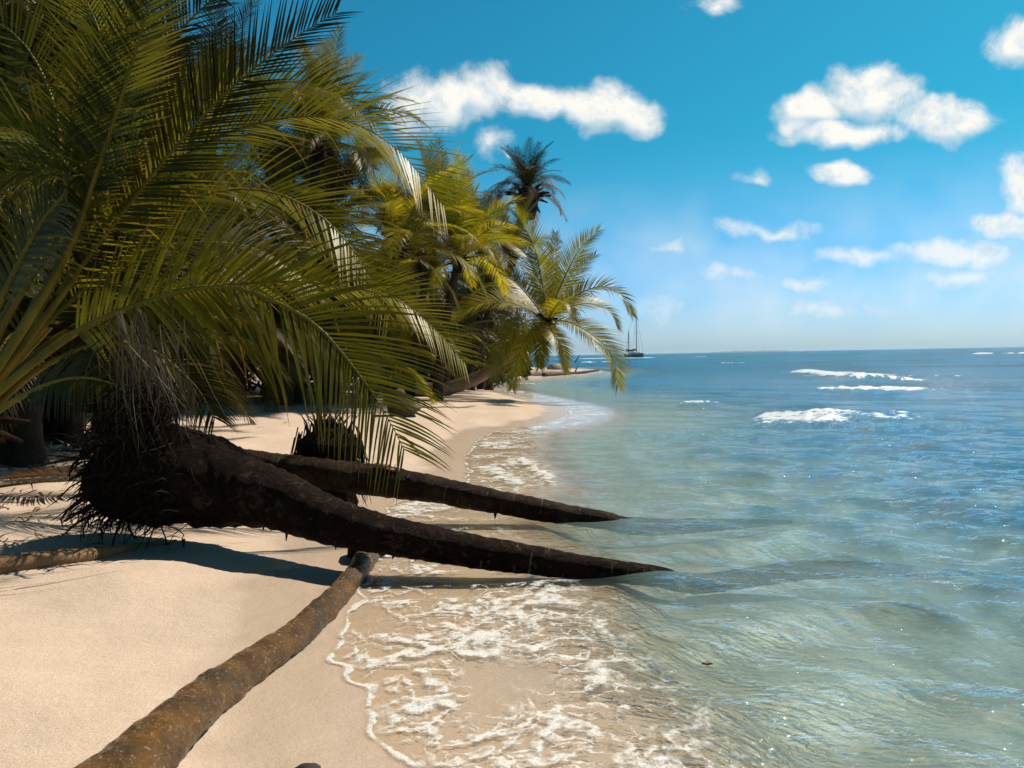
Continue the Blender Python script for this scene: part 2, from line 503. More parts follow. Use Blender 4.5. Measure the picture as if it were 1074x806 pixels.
M['weed'] = mat_plain('seaweed', (0.13, 0.065, 0.012), (0.2, 0.1, 0.02), 20, 0.5, 0.4, 0.2)

# ------------------------------------------------------------------ ground and sea sheets


def polar_grid(nc, nr, half, dmax, dmin):
    th = np.linspace(-half, half, nc)
    dy = dmin + (dmax - dmin) * np.linspace(1, 0, nr) ** 1.12
    r = H * FPX / dy
    TH, RR = np.meshgrid(th, r)
    return (RR * np.sin(TH)).ravel(), (RR * np.cos(TH)).ravel(), RR.ravel()


def grid_mesh(name, x, y, z, nc, nr, attrs, keep=None):
    me = bpy.data.meshes.new(name)
    idx = np.arange(nr * nc).reshape(nr, nc)
    q = np.stack([idx[:-1, :-1], idx[:-1, 1:], idx[1:, 1:], idx[1:, :-1]], -1).reshape(-1, 4)
    if keep is not None:
        q = q[keep[q].any(axis=1)]
        used = np.unique(q)
        remap = -np.ones(nr * nc, int); remap[used] = np.arange(len(used))
        q = remap[q]; x = x[used]; y = y[used]; z = z[used]
        attrs = {k: v[used] for k, v in attrs.items()}
    nv = len(x)
    me.vertices.add(nv)
    me.vertices.foreach_set('co', np.stack([x, y, z], -1).astype(np.float32).ravel())
    nf = len(q)
    me.loops.add(nf * 4); me.polygons.add(nf)
    me.loops.foreach_set('vertex_index', q.astype(np.int32).ravel())
    me.polygons.foreach_set('loop_start', (np.arange(nf) * 4).astype(np.int32))
    me.polygons.foreach_set('use_smooth', np.ones(nf, bool))
    for k, v in attrs.items():
        a = me.attributes.new(k, 'FLOAT', 'POINT'); a.data.foreach_set('value', v.astype(np.float32))
    me.update(calc_edges=True)
    me.validate()
    return me


NC, NR = 520, 560
gx, gy, gr = polar_grid(NC, NR, R(62), 1500, 0.05)
gd = shore_dist(gx, gy)
gzv = ground_z(gx, gy, gd)
sand = link('sand', grid_mesh('sand', gx, gy, gzv, NC, NR, {'shore': gd, 'shelf': shelf_w(gx, gy, gd)}), M['sand'])
sand['kind'] = 'structure'

NC, NR = 900, 860
wx, wy, wr = polar_grid(NC, NR, R(58), 1000, 0.04)
wd = shore_dist(wx, wy)
ww = np.maximum(-wd, 0)
rs = np.random.RandomState(3)
wz = np.zeros_like(wx)
row_sp = np.maximum(wr * wr / (H * FPX) * 1.2, wr * R(58) * 2 / NC)
for i in range(64):
    lam = 0.30 * (7.5 / 0.30) ** rs.rand()
    a = R(232) + rs.randn() * R(38)
    k = 6.283 / lam
    ph = k * (wx * math.cos(a) + wy * math.sin(a)) + rs.rand() * 6.283 + 0.6 * np.sin(wx * 0.31 + i) + 0.6 * np.sin(wy * 0.23 + 2 * i)
    fade = np.clip((lam / row_sp - 2.5) / 2.0, 0, 1)
    shal = np.clip(ww / (0.7 * lam + 2.2) - 0.30, 0.04 if lam < 0.7 else 0.0, 1)
    wz += (0.030 * min(1, (0.9 / lam) ** 0.95) * lam / 6.283) * fade * shal * (np.exp(np.sin(ph)) - 1.27) * 1.15


def breaker(px0, py0, px1, py1, thick_near, thick_far, hgt, wob=0.3, seed=1):
    """a breaking crest along a line on the water: returns (foam amount, height)"""
    a, b = plane(px0, py0), plane(px1, py1)
    dx, dy = b.x - a.x, b.y - a.y
    L = math.hypot(dx, dy)
    ux, uy = dx / L, dy / L
    s = (wx - a.x) * ux + (wy - a.y) * uy
    n = (wx - a.x) * (-uy) + (wy - a.y) * ux         # + is away from the camera for left-to-right lines
    n = n + wob * sines(wx, wy, seed, L * 0.06, L * 0.4, 8)
    prof = np.where(n > 0, np.exp(-(n / thick_far) ** 2), np.exp(-(n / thick_near) ** 2))
    ends = np.clip(s / (0.12 * L), 0, 1) * np.clip((L - s) / (0.35 * L), 0, 1)
    return prof * ends, hgt * prof * ends


foam = np.zeros_like(wx)
for args in [(822, 390, 960, 403, 1.2, 1.9, 0.24, 0.5, 21), (870, 396, 1012, 404, 0.6, 0.8, 0.16, 0.3, 22),
             (872, 412, 965, 407, 2.2, 1.8, 0.14, 0.7, 23), (783, 441, 915, 443, 1.0, 2.2, 0.10, 0.4, 24),  # last patch is whitecap foam that also paints the sun glitter
             (840, 437, 1000, 441, 0.5, 0.9, 0.10, 0.4, 34), (715, 424, 760, 425, 0.35, 0.4, 0.10, 0.2, 26),
             (560, 377.6, 780, 374.5, 16, 14, 0.30, 5, 27), (600, 381, 660, 380.5, 6, 6, 0.25, 2, 28),
             (1040, 372, 1120, 370.5, 18, 15, 0.30, 6, 29), (930, 397, 1040, 396, 0.8, 0.8, 0.12, 0.3, 30),
             (750, 382, 790, 381.5, 3, 3, 0.2, 1, 31), (522, 413, 545, 411, 0.9, 0.9, 0.04, 0.3, 32), (548, 404, 566, 402.5, 1.0, 1.0, 0.04, 0.3, 33),
             (505, 488, 560, 520, 0.16, 0.2, 0.012, 0.06, 41), (540, 478, 600, 520, 0.13, 0.15, 0.012, 0.06, 42), (500, 470, 540, 462, 0.2, 0.25, 0.012, 0.06, 43)]:
    f, hh = breaker(*args)
    amp = 1.0
    if args[0] in (840,): amp = 0.72
    if args[0] in (930,): amp = 0.7
    if args[0] in (505, 540, 500): amp = 0.85
    if args[0] == 785: amp = .8
    foam = np.maximum(foam, f * amp); wz += hh
# dark unbroken swell lines
for args in [(980, 404, 1080, 405, 0.5, 0.7, .16, .2, 61), (880, 452, 1074, 449, 0.5, 0.8, .10, .2, 63), (640, 455, 800, 462, .4, .6, .05, .2, 64), (745, 375.6, 900, 373, 30, 30, 0.45, 5, 51), (850, 373.2, 1060, 369.8, 35, 35, 0.55, 5, 52), (925, 478, 1010, 482, 0.3, 0.25, 0.05, 0.05, 53)]:
    wz += breaker(*args)[1]
sand_here = ground_z(wx, wy, wd)
wz = wz + 0.010
wz = np.maximum(wz, np.where(wd < 0.02, sand_here + 0.006, -1.0))
depth = np.clip(wz - sand_here, 0, 6)
# where the lacy foam lies: mostly on the near swash, thinner up the shore
lace = np.clip((7.6 - wr) / 1.2, 0.0, 1.0) * np.clip((1.7 - (wx + 0.25 * (wy - 4.0))) / 0.6, 0, 1)
lace *= np.clip((.35 + (5.8 - wy) * .39 - wx) / .35, 0, 1)
lace = np.maximum(lace, np.clip(1.6 - ww / 0.9, 0, 1) * (wr > 6.4))
farat = np.clip((wr - 12) / 60, 0, 1)
keep = (wd < 0.06)
water = link('sea', grid_mesh('sea', wx, wy, wz, NC, NR, {'shore': wd, 'shelf': shelf_w(wx, wy, wd), 'depth': depth, 'breaker': foam, 'far': farat, 'lace': lace}, keep), M['water'])
water['kind'] = 'structure'


# ------------------------------------------------------------------ palms
def frond_meshes(name, pts, L, n, droop, seed, up=Vector((0, 0, 1)), roll=0.0, r0=0.02, wid=0.016, start=0.16, seg=4, vee=0.25,
                 ang=(26, 60), side_len=(1, 1), nr=26, ragged=0.06, jit=2.0):
    """returns (leaflet mesh, midrib mesh); pts follow the midrib from the stem"""
    rnd = random.Random(seed)
    C, tot = catmull(pts, 90)
    mb = MB()
    up = Vector(up)
    for i in range(n):
        for sd in (-1, 1):
            if rnd.random() < ragged: continue
            t = start + (1 - start) * (i + rnd.uniform(-.22, .22)) / (n - 1)
            t = min(max(t, start), 0.999)
            f = t * 89; j = int(f); p = C[j].lerp(C[min(j + 1, 89)], f - j)
            T = (C[min(j + 2, 89)] - C[max(j - 1, 0)]).normalized()
            Uo = up - T * up.dot(T)
            if Uo.length < 0.05: Uo = Vector((0, -1, 0.3)) - T * Vector((0, -1, 0.3)).dot(T)
            Uo.normalize()
            S = T.cross(Uo)
            if roll:
                q = Matrix.Rotation(roll, 3, T); Uo = q @ Uo; S = q @ S
            u = (t - start) / (1 - start)
            prof = min(1.0, 0.45 + 2.2 * u) * (1.0 - 0.62 * max(0, (u - 0.45) / 0.55) ** 1.5)
            ln = L * prof * rnd.uniform(0.90, 1.05) * side_len[0 if sd < 0 else 1]
            if ln < 0.02: continue
            a = R(90 - (90 - ang[0] + 0) + 0) if False else R(ang[0] + (ang[1] - ang[0]) * u + rnd.uniform(-jit, jit))
            d = (S * sd * math.cos(a) + T * math.sin(a) + Uo * (vee + rnd.uniform(-.02, .02) * jit)).normalized()
            w0 = wid * rnd.uniform(0.8, 1.15) * (1 - 0.45 * u)
            pos = Vector(p); dirv = d
            ve = []; tp = []; tn = []
            tint = rnd.random()
            dr = droop * rnd.uniform(0.7, 1.3)
            worn = rnd.random() < 0.06
            if worn: dr = dr * 2.0 + 0.9; ln *= rnd.uniform(.55, .95)
            told = rnd.uniform(.25, .6) if worn else 0.0
            for k in range(seg + 1):
                s = k / seg
                W = T - dirv * T.dot(dirv)
                if W.length < 1e-3: W = Uo
                W.normalize()
                wv = w0 * (0.55 if k == 0 else (1.0 - max(0, s - 0.3) / 0.7 * 0.95))
                if k == seg:
                    ve.append(pos); tp.append(s + told); tn.append(tint)
                else:
                    ve.append(pos + W * wv); ve.append(pos - W * wv)
                    tp += [s + told, s + told]; tn += [tint, tint]
                dirv = (dirv + Vector((0, 0, -1)) * dr * (0.35 + s) / seg * 1.3).normalized()
                pos = pos + dirv * (ln / seg)
            fa = [(2 * k, 2 * k + 1, 2 * k + 3, 2 * k + 2) for k in range(seg - 1)] + [(2 * seg - 2, 2 * seg - 1, 2 * seg)]
            mb.add(ve, fa, tip=tp, tint=tn)
    lm = mb.mesh(name + '_leaflets', smooth=False)
    rb = MB()
    P, _ = catmull(pts, nr)
    tube(rb, P, [max(r0 * (1 - i / (nr - 1)) ** 0.9, 0.0035) * (1.5 if i == 0 else 1) for i in range(nr)], 6, None, True)
    rm = rb.mesh(name + '_midrib')
    return lm, rm


def ring_disp(ringlen, depth=0.05, nz=0.06, ns=6.0, seed=0.0):
    def f(s, a, p):
        ph = (s / ringlen + 0.06 * math.sin(a * 3 + s)) % 1.0
        return 1 + depth * (1 - ph) - depth * 0.5 + nz * mnoise.noise(p * ns + Vector((seed, 0, 0))) + nz * 0.5 * mnoise.noise(p * ns * 3.1)
    return f


def arc_template(e0, e1, n=9, sway=0.0):
    """unit-length arc starting at the origin along +X, elevation running e0 -> e1 (degrees)"""
    pts = [Vector((0, 0, 0))]
    for i in range(n):
        t = (i + 0.5) / n
        e = R(e0 + (e1 - e0) * t ** 1.25)
        pts.append(pts[-1] + Vector((math.cos(e), sway * t, math.sin(e))) / n)
    return pts


TEMPL = {}


def templates(kind, n, seg, wid):
    specs = [(87, 66), (81, 38), (72, 8), (62, -20), (50, -46), (34, -64), (14, -76), (-18, -82)]
    out = []
    for i, (a, b) in enumerate(specs):
        vs = []
        for v in range(2):
            lm, rm = frond_meshes('%s_%d%d' % (kind, i, v), [p * 3.0 for p in arc_template(a, b, sway=0.15 * (-1) ** v)], 0.74, n,
                                  0.55 + 0.06 * i, 100 + i * 7 + v, r0=0.024, wid=wid, start=0.13, seg=seg, vee=0.32 - 0.03 * i, nr=16)
            vs.append((lm, rm))
        out.append(vs)
    TEMPL[kind] = out


templates('near', 96, 4, 0.0135)
templates('far', 66, 3, 0.018)


def add_frond(palm, lm, rm, leaf, rach='rachis', name='frond'):
    fo = bpy.data.objects.new(name, lm); COL.objects.link(fo)
    fo.parent = palm
    if not lm.materials: lm.materials.append(M[leaf])
    fo.material_slots[0].link = 'OBJECT'; fo.material_slots[0].material = M[leaf]
    r = bpy.data.objects.new('midrib', rm); COL.objects.link(r); r.parent = fo
    if not rm.materials: rm.materials.append(M[rach])
    r.material_slots[0].link = 'OBJECT'; r.material_slots[0].material = M[rach]
    return fo


def palm_trunk(palm, base, crown, rb, rt, bend, mat, nseg=14, seed=0):
    """base, crown are world points; the palm empty sits at base"""
    mid = base.lerp(crown, 0.5) + bend
    L = (crown - base).length
    n = max(12, int(L / 0.06)) if L < 9 else 110
    P, tot = catmull([base - base, mid - base, crown - base], n)
    rr = [(rb + (rt - rb) * min(1, (i / (n - 1)) * 1.0)) * (1 + 0.5 * math.exp(-(i / (n - 1)) * tot / 0.25)) for i in range(n)]
    mb = MB(); tube(mb, P, rr, nseg, ring_disp(0.13, 0.05, 0.05, 6, seed))
    return link('trunk', mb.mesh('trunk'), M[mat], palm)


def crown_shaft(palm, c, size, seed=0):
    """fibrous sheath and old leaf bases at the top of the trunk"""
    rnd = random.Random(seed); mb = MB()
    P = [c + Vector((0, 0, z)) * size for z in (-0.32, -0.15, 0.0, 0.12, 0.25)]
    tube(mb, P, [0.10 * size, 0.15 * size, 0.17 * size, 0.13 * size, 0.05 * size], 10, ring_disp(0.1, 0.2, 0.25, 8, seed))
    for i in range(14):
        a = rnd.random() * 6.28; e = rnd.uniform(-0.3, 0.9)
        d = Vector((math.cos(a) * math.cos(e), math.sin(a) * math.cos(e), math.sin(e)))
        q = c + d * 0.1 * size
        tube(mb, [q, q + d * 0.17 * size, q + d * 0.3 * size + Vector((0, 0, -0.04 * size))], [0.035 * size, 0.026 * size, 0.012 * size], 5)
    return link('leaf_sheath', mb.mesh('leaf_sheath'), M['root'], palm)


def coconuts(palm, c, n, seed, r=0.11):
    rnd = random.Random(seed)
    for i in range(n):
        a = rnd.random() * 6.28
        q = c + Vector((math.cos(a) * rnd.uniform(.2, .38), math.sin(a) * rnd.uniform(.2, .38), -rnd.uniform(.12, .5)))
        mb = MB()
        ve = []; fa = []
        for j in range(7):
            v = j / 6 * math.pi
            for k in range(9):
                u = k / 9 * 6.283
                rad = math.sin(v) * r * (1 + 0.06 * math.cos(3 * u))
                ve.append(q + Vector((rad * math.cos(u), rad * math.sin(u), -math.cos(v) * r * 1.25)))
        for j in range(6):
            for k in range(9):
                fa.append((j * 9 + k, j * 9 + (k + 1) % 9, (j + 1) * 9 + (k + 1) % 9, (j + 1) * 9 + k))
        mb.add(ve, fa)
        link('coconut', mb.mesh('coconut'), M['husk'], palm)


def palm(px, py, Y, length, n, label, seed, *a, shag=1.0, **k):
    return _palm(px, py, Y, length, n, label, seed, shag, *a, **k)


def _palm(px, py, Y, length, n, label, seed, shag, leaf='leaf', kind='far', lean=(0, 0), low=0.0, hi=1.0, mat='bark_grove', dead=0, tr=(0.17, 0.11), az0=None, skip=None):
    c = at(px, py, Y)
    bx, by = c.x + lean[0], c.y + lean[1]
    base = Vector((bx, by, gz(bx, by) - 0.05))
    e = empty('coconut_palm', base)
    tag(e, label, 'palm tree', 'coconut palms along the beach')
    if c.z - base.z > 0.5:
        palm_trunk(e, base, c, tr[0], tr[1], Vector((lean[0] * 0.12, lean[1] * 0.1, -0.05)), mat, seed=seed)
    crown_shaft(e, c - base + Vector((0, 0, -.22 * (shag - 1))), length / 3.0 * 1.1 * shag, seed)
    rnd = random.Random(seed)
    T = TEMPL[kind]
    az = rnd.random() * 6.28 if az0 is None else az0
    for i in range(n):
        az += 2.3999 + rnd.uniform(-0.25, 0.25)
        u = (i + 0.5) / n
        u = low + (hi - low) * u
        ti = min(int(u * 8), 7)
        if skip and skip(az % 6.2832, u): continue
        lm, rm = T[ti][rnd.randint(0, 1)]
        isdead = i >= n - dead
        fo = add_frond(e, lm, rm, 'leaf_dead' if isdead else leaf, 'rachis_dead' if isdead else 'rachis')
        s = length / 3.0 * rnd.uniform(0.85, 1.12)
        fo.matrix_local = Matrix.Translation(c - base) @ Matrix.Rotation(az, 4, 'Z') @ Matrix.Rotation(rnd.uniform(-.12, .12), 4, 'Y') @ Matrix.Rotation(rnd.uniform(-.35, .35), 4, 'X') @ Matrix.Scale(s, 4)
    return e


# --- the big young palm leaning in from the left, every frond placed by hand
def deep(Y): return 7.4 + (Y - 4.6) * 1.5


pb = at(-48, 452, deep(4.6))
gb = Vector((pb.x - 0.25, pb.y, gz(pb.x - 0.25, pb.y) - 0.05))
P0 = empty('coconut_palm', gb)
tag(P0, 'big young palm in the left foreground with long arching fronds over the sand', 'palm tree', 'coconut palms along the beach')
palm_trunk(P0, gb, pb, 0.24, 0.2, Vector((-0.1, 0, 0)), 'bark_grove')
crown_shaft(P0, pb - gb, 1.6, 4)


def hand_frond(palm, base, pts, L, n, droop, seed, leaf='leaf', roll=0.0, **kw):
    W = [at(*p) - base for p in pts]
    lm, rm = frond_meshes('hand%d' % seed, W, L, n, droop, seed, roll=roll, **kw)
    return add_frond(palm, lm, rm, leaf)


K = dict(r0=0.046, wid=0.0195, seg=5, ang=(30, 50), jit=1.6, vee=.18)
FR = [
    # upright ones through the top of the frame
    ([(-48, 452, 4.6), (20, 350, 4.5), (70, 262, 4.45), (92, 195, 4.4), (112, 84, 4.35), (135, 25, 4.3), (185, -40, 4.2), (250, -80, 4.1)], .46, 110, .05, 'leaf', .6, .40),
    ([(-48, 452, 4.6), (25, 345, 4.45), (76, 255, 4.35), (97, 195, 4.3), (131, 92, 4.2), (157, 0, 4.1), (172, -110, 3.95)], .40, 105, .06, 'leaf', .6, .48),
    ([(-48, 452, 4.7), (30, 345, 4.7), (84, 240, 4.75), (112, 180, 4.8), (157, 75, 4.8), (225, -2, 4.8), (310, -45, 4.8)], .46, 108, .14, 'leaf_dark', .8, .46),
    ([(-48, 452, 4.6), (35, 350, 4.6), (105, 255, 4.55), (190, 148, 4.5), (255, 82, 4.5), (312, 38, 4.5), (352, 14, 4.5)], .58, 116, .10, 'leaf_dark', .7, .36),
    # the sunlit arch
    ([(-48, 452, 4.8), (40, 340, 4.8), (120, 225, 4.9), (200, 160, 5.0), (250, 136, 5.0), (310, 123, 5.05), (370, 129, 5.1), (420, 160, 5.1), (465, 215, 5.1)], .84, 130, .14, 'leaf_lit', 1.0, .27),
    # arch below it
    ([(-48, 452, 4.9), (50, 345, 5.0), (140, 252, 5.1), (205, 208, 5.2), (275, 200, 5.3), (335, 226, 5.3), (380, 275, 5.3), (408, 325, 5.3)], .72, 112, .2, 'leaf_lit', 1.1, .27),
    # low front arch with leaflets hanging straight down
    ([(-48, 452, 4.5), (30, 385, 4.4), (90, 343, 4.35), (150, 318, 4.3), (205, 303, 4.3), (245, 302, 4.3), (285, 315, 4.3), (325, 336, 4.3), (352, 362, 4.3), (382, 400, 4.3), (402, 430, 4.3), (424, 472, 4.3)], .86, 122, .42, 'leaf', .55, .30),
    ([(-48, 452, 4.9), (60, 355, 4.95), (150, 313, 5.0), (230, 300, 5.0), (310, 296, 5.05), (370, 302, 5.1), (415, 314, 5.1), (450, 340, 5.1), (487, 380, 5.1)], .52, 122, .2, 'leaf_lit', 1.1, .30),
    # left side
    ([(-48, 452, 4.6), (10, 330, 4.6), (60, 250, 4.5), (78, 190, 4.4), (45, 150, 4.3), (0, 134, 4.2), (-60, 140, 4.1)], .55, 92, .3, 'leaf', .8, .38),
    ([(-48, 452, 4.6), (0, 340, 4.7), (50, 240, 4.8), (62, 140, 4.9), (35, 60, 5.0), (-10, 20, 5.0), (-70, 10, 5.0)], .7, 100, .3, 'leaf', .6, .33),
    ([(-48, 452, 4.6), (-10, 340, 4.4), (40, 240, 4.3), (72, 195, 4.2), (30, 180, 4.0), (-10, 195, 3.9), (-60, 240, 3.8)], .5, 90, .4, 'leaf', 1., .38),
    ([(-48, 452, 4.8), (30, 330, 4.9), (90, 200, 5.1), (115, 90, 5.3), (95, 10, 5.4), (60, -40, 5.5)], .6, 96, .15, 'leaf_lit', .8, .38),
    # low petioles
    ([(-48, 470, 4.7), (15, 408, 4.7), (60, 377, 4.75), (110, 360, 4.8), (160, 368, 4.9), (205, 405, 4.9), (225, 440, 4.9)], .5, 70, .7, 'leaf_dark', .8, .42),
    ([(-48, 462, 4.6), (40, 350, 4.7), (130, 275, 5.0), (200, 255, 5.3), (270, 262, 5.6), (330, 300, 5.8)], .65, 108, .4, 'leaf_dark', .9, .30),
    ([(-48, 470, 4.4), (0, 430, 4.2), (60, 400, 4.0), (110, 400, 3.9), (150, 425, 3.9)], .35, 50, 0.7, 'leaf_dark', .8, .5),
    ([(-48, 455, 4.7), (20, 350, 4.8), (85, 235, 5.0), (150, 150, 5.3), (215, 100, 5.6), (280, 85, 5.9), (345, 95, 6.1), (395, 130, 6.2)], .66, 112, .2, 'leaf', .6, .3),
]
for i, (pts, L, n, dr, leaf, roll, st) in enumerate(FR):
    hand_frond(P0, gb, [(a, b, deep(c)) for a, b, c in pts], L * 1.6, int(n * .72), dr, 500 + i, leaf, 0.0, start=st, up=Vector((0.25, -1, roll)), **K)

# --- the palm leaning over the water
P1c = at(574, 337, 27)
P1b = gp(440, 409); P1b = Vector((at(440, 409, 27).x, 27.0, 0)); P1b.z = gz(P1b.x, P1b.y) - 0.1
P1 = empty('coconut_palm', P1b)
tag(P1, 'palm leaning low over the shallows with a bare curved grey trunk', 'palm tree', 'coconut palms along the beach')
tp = [at(436, 409, 27), at(462, 409, 27), at(485, 403, 27), at(510, 391, 27), at(535, 370, 27), at(556, 352, 27), at(574, 337, 27)]
Pp, tt = catmull([p - P1b for p in tp], 80)
mb = MB(); tube(mb, Pp, [0.27 - 0.12 * (i / 79) for i in range(80)], 14, ring_disp(0.16, 0.05, 0.05, 5))
link('trunk', mb.mesh('trunk'), M['bark_palm'], P1)
crown_shaft(P1, P1c - P1b, 1.25, 9)
coconuts(P1, P1c - P1b, 7, 3, 0.14)
b1 = (574, 337, 27)
F1 = [([b1, (600, 313, 26.8), (628, 301, 26.7), (650, 308, 26.6), (663, 331, 26.5)], .75, .7, 0),
      ([b1, (598, 322, 27.4), (622, 319, 27.8), (640, 328, 28.0), (648, 345, 28.2)], .8, .8, 0),
      ([b1, (596, 338, 26.5), (622, 352, 26), (642, 374, 25.7), (648, 405, 25.5)], .95, .7, 0),
      ([b1, (586, 305, 27.2), (600, 275, 27.4), (613, 255, 27.5), (628, 242, 27.6)], .75, .45, .8),
      ([b1, (590, 312, 28), (604, 288, 28.8), (616, 274, 29.2), (624, 268, 29.4)], .7, .5, .5),
      ([b1, (569, 300, 27), (561, 262, 26.8), (548, 235, 26.6), (540, 222, 26.5)], .8, .35, 1.2),
      ([b1, (577, 300, 28), (580, 270, 28.6), (582, 245, 29)], .65, .35, 1.3),
      ([b1, (556, 313, 27.4), (535, 292, 27.8), (515, 285, 28), (497, 292, 28.1)], .75, .6, .2),
      ([b1, (548, 322, 26.6), (520, 316, 26.3), (495, 322, 26), (474, 337, 25.9)], .85, .8, .1),
      ([b1, (556, 336, 26), (535, 350, 25.6), (523, 375, 25.4), (517, 398, 25.3)], .8, .6, .2),
      ([b1, (580, 350, 26), (589, 365, 25.6), (594, 390, 25.4)], .55, .5, .1),
      ([b1, (561, 345, 26.5), (548, 362, 26.2), (540, 390, 26), (537, 408, 26)], .7, .5, .4),
      ([b1, (553, 318, 28.2), (532, 300, 29), (508, 302, 29.6), (490, 316, 30)], .7, .8, .1),
      ([b1, (566, 298, 28), (552, 268, 28.5), (530, 252, 29), (512, 250, 29.3)], .75, .5, .5),
      ([b1, (580, 326, 25.8), (588, 316, 25), (597, 320, 24.3), (603, 338, 23.9)], .6, .8, .1),
      ([b1, (568, 345, 26.8), (566, 362, 26.6), (566, 385, 26.5)], .6, .5, .3)]
for i, (pts, L, dr, roll) in enumerate(F1):
    hand_frond(P1, P1b, pts, L * 1.2, 88, dr * .62, 700 + i, 'leaf_gold', 0, up=Vector((.2, -1, 1.6 - roll)), r0=0.035, wid=0.023, seg=3, start=0.10)

# --- the palms behind
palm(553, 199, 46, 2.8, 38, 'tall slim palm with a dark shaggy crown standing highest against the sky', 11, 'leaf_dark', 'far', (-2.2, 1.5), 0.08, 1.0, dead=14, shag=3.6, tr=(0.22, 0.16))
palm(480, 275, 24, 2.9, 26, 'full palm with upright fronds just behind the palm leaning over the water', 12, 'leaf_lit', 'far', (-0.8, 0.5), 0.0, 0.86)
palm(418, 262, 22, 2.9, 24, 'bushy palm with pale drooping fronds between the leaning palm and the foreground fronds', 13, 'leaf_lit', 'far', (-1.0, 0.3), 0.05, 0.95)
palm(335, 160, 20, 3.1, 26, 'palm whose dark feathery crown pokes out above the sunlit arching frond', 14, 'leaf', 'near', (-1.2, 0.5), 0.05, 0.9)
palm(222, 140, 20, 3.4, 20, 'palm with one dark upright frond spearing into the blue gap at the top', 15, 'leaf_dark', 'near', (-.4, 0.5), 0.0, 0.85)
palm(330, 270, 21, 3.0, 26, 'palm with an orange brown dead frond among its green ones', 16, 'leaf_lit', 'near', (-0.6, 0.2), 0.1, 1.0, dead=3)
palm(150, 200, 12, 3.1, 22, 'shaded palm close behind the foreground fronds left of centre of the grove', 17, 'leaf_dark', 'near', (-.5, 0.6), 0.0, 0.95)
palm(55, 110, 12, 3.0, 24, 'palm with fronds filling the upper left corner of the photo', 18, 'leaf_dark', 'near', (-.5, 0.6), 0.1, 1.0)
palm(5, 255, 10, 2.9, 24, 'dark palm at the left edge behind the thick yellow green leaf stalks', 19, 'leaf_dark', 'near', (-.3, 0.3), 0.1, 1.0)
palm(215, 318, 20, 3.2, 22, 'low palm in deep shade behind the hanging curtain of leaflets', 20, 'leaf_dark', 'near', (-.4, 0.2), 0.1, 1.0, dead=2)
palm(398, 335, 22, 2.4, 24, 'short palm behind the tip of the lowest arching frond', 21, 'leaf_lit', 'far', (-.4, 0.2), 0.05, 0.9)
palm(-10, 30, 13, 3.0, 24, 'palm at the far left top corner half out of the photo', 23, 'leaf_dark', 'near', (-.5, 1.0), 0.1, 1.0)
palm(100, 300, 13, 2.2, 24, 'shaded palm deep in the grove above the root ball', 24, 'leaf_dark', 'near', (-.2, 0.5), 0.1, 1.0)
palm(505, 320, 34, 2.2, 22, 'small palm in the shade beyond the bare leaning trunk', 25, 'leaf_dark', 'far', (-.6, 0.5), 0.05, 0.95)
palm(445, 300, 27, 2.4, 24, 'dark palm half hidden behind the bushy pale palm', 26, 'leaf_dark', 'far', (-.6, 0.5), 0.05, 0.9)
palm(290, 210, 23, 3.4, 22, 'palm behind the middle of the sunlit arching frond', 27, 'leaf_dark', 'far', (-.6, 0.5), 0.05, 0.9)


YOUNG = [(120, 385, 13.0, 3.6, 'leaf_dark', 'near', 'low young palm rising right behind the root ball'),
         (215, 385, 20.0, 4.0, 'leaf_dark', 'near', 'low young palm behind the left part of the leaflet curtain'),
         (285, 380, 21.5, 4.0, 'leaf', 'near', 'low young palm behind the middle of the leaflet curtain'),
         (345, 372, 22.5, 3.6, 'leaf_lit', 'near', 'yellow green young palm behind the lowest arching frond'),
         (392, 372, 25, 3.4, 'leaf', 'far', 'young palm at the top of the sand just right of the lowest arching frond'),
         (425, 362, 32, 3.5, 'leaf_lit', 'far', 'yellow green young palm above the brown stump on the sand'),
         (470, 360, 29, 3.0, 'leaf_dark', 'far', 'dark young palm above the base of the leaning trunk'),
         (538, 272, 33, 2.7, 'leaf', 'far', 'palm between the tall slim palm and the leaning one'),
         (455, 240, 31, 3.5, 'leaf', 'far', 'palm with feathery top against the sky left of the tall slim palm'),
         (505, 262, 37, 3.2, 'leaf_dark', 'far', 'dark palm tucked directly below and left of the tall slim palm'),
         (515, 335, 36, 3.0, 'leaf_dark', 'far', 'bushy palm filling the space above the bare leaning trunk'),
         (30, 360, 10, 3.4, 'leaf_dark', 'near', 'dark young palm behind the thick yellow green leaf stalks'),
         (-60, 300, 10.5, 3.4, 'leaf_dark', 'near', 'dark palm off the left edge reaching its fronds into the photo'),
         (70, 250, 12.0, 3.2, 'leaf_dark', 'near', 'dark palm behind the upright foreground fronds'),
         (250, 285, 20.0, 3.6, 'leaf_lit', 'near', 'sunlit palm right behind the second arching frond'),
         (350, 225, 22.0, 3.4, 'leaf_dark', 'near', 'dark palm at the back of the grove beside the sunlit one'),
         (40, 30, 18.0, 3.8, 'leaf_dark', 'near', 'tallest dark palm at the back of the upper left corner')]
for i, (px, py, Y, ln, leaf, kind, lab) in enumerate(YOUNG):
    palm(px, py, Y, ln, 26, lab, 60 + i, leaf, kind, (-2.2, 1.5) if px == 538 else (-.15, .15), 0.0, 0.80)


